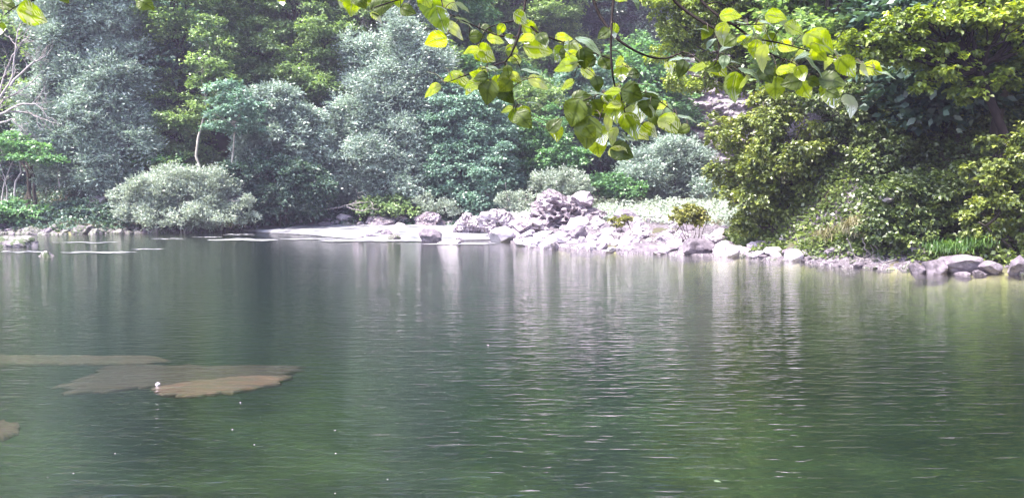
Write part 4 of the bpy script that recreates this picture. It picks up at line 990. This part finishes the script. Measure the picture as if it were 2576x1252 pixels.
bough('rightmost leafy branch with silvery leaves pointing at the maple boughs', 2.5,
      [(.0055, .002, [(1640, -150), (1690, 0), (1740, 39), (1797, 73), (1850, 98)]),
       (.0045, .0018, [(1700, -150), (1758, 0), (1804, 39), (1847, 64), (1890, 96), (1940, 139), (1990, 157)]),
       (.0025, .001, [(1797, 73), (1811, 118), (1802, 157), (1790, 172)]),
       (.0022, .001, [(1890, 96), (1970, 110), (2040, 130), (2110, 150), (2200, 172)]),
       (.002, .001, [(1772, 14), (1800, 5), (1840, 18)]),
       (.002, .001, [(1847, 64), (1900, 62), (1960, 60)]),
       (.002, .001, [(1990, 157), (2040, 190), (2080, 210)])],
      [(1840, 39, 54, 0, 'g'), (1815, 89, 62, 100, 'g'), (1954, 43, 54, 10, 'g'), (1890, 71, 58, 50, 's'), (1918, 68, 44, 30, 'g'), (1976, 64, 56, 50, 's'), (1936, 60, 54, 18, 's'),
       (1954, 89, 66, 12, 's'), (2022, 104, 78, 45, 's'), (2065, 104, 86, 28, 'g'), (1940, 107, 54, 60, 'g'), (1983, 118, 54, 10, 'g'), (1893, 111, 50, 20, 'g'), (1915, 150, 70, 100, 'g'),
       (2047, 168, 78, 48, 's'), (2111, 139, 54, 38, 's'), (2133, 171, 66, 50, 'g'), (2097, 204, 70, 10, 'd'), (1990, 207, 54, 170, 'd'), (1961, 186, 50, 105, 'd'), (2018, 186, 40, 60, 'g'),
       (1893, 182, 70, 25, 's'), (1843, 157, 42, 0, 's'), (1811, 175, 54, 30, 'g'), (1843, 221, 76, 95, 'g'), (1951, 225, 64, 90, 'g'), (2026, 229, 52, 60, 'g'), (2094, 239, 80, 78, 'g'),
       (2143, 264, 66, 58, 's'), (2196, 175, 62, 15, 'g'), (2229, 186, 62, 20, 's'), (2211, 166, 54, 18, 's'), (2168, 157, 54, 10, 's'), (1870, 210, 44, 140, 'g'), (1930, 190, 50, 60, 'd'),
       (2060, 135, 50, 30, 'g'), (2000, 75, 54, 30, 'g'), (1870, 60, 44, 20, 's'), (2080, 120, 44, 20, 's')], (1640, -150))
bough('short branch with drooping leaves poking down at the top left of centre', 2.6,
      [(.004, .0015, [(1160, -140), (1100, -60), (1040, -10), (985, 5), (940, 20)]),
       (.003, .001, [(1100, -60), (1110, 0), (1120, 40)]),
       (.002, .001, [(985, 5), (900, -8), (860, -15)])],
      [(885, 14, 64, 100, 'g'), (907, 2, 44, 60, 'd'), (950, 43, 40, 30, 'g'), (960, 13, 64, -20, 'd'), (1027, 27, 44, 20, 'd'), (1086, 22, 84, 95, 'g'), (1110, 54, 72, 70, 'g'), (1135, 10, 50, 20, 'g'),
       (1070, -5, 60, 60, 'g'), (1000, 0, 44, 80, 'g'), (860, 5, 40, 120, 'g'), (708, 4, 30, 80, 'g'), (1165, 20, 44, 30, 's'), (925, 0, 50, 40, 'g')], (1160, -140))
bough('single large green leaves hanging in at the top left corner', 2.4,
      [(.003, .001, [(200, -120), (150, -40), (90, 0), (40, 15), (10, 40)]),
       (.002, .001, [(200, -120), (260, -40), (330, -8), (390, 20)])],
      [(85, 40, 74, 20, 'g'), (-2, 75, 40, 100, 'g'), (20, 12, 50, 30, 'd'), (368, 10, 46, 30, 'd'), (160, -8, 44, 60, 'd')], (200, -120))

# ------------------------------------------------------------------ small things afloat
fm = rock_mesh('floating_speck', M['lime'], 61, (.007, .007, .004), sub=3, rough=.2)
for px, py in ((605, 1012), (585, 1080), (843, 1082), (845, 1140), (843, 1240), (120, 1200), (185, 1190), (290, 1140), (975, 1205), (1228, 868), (640, 1118)):
    g = G(px, py, 0); o = link('floating_speck', fm); o.location = (g[0], g[1], .002); s = g[1] / 9; o.scale = (s, s, s)
    tag(o, 'tiny pale fleck of fluff floating on the near water', 'fleck', 'flecks floating on the water')
g = G(1797, 1208, .002); o = link('floating_leaf', LEAF['s'][2]); o.location = tuple(g); o.scale = (.05, .05, .05); o.rotation_euler = (0, 0, -.6)
tag(o, 'small pale leaf floating alone on the green water', 'leaf')

# ------------------------------------------------------------------ haze
import bmesh
bm = bmesh.new(); bmesh.ops.create_cube(bm, size=1.0)
me = bpy.data.meshes.new('haze'); bm.to_mesh(me); bm.free()
m, nt, out = new_mat('thin_valley_haze')
pv = node(nt, 'ShaderNodeVolumePrincipled', Density=HAZE_DENSITY, Anisotropy=0.2); pv.inputs['Color'].default_value = HAZE_COLOR + (1,)
nt.links.new(pv.outputs[0], out.inputs['Volume']); me.materials.append(m)
hb = link('haze', me); hb.location = (0, 150, 83.0); hb.scale = (1300, 1400, 178)
tag(hb, 'thin bluish haze in the valley air', 'haze', kind='stuff')
print('LEAVES', NLEAF, 'hill', n_l, 'objs', len(sc.objects))
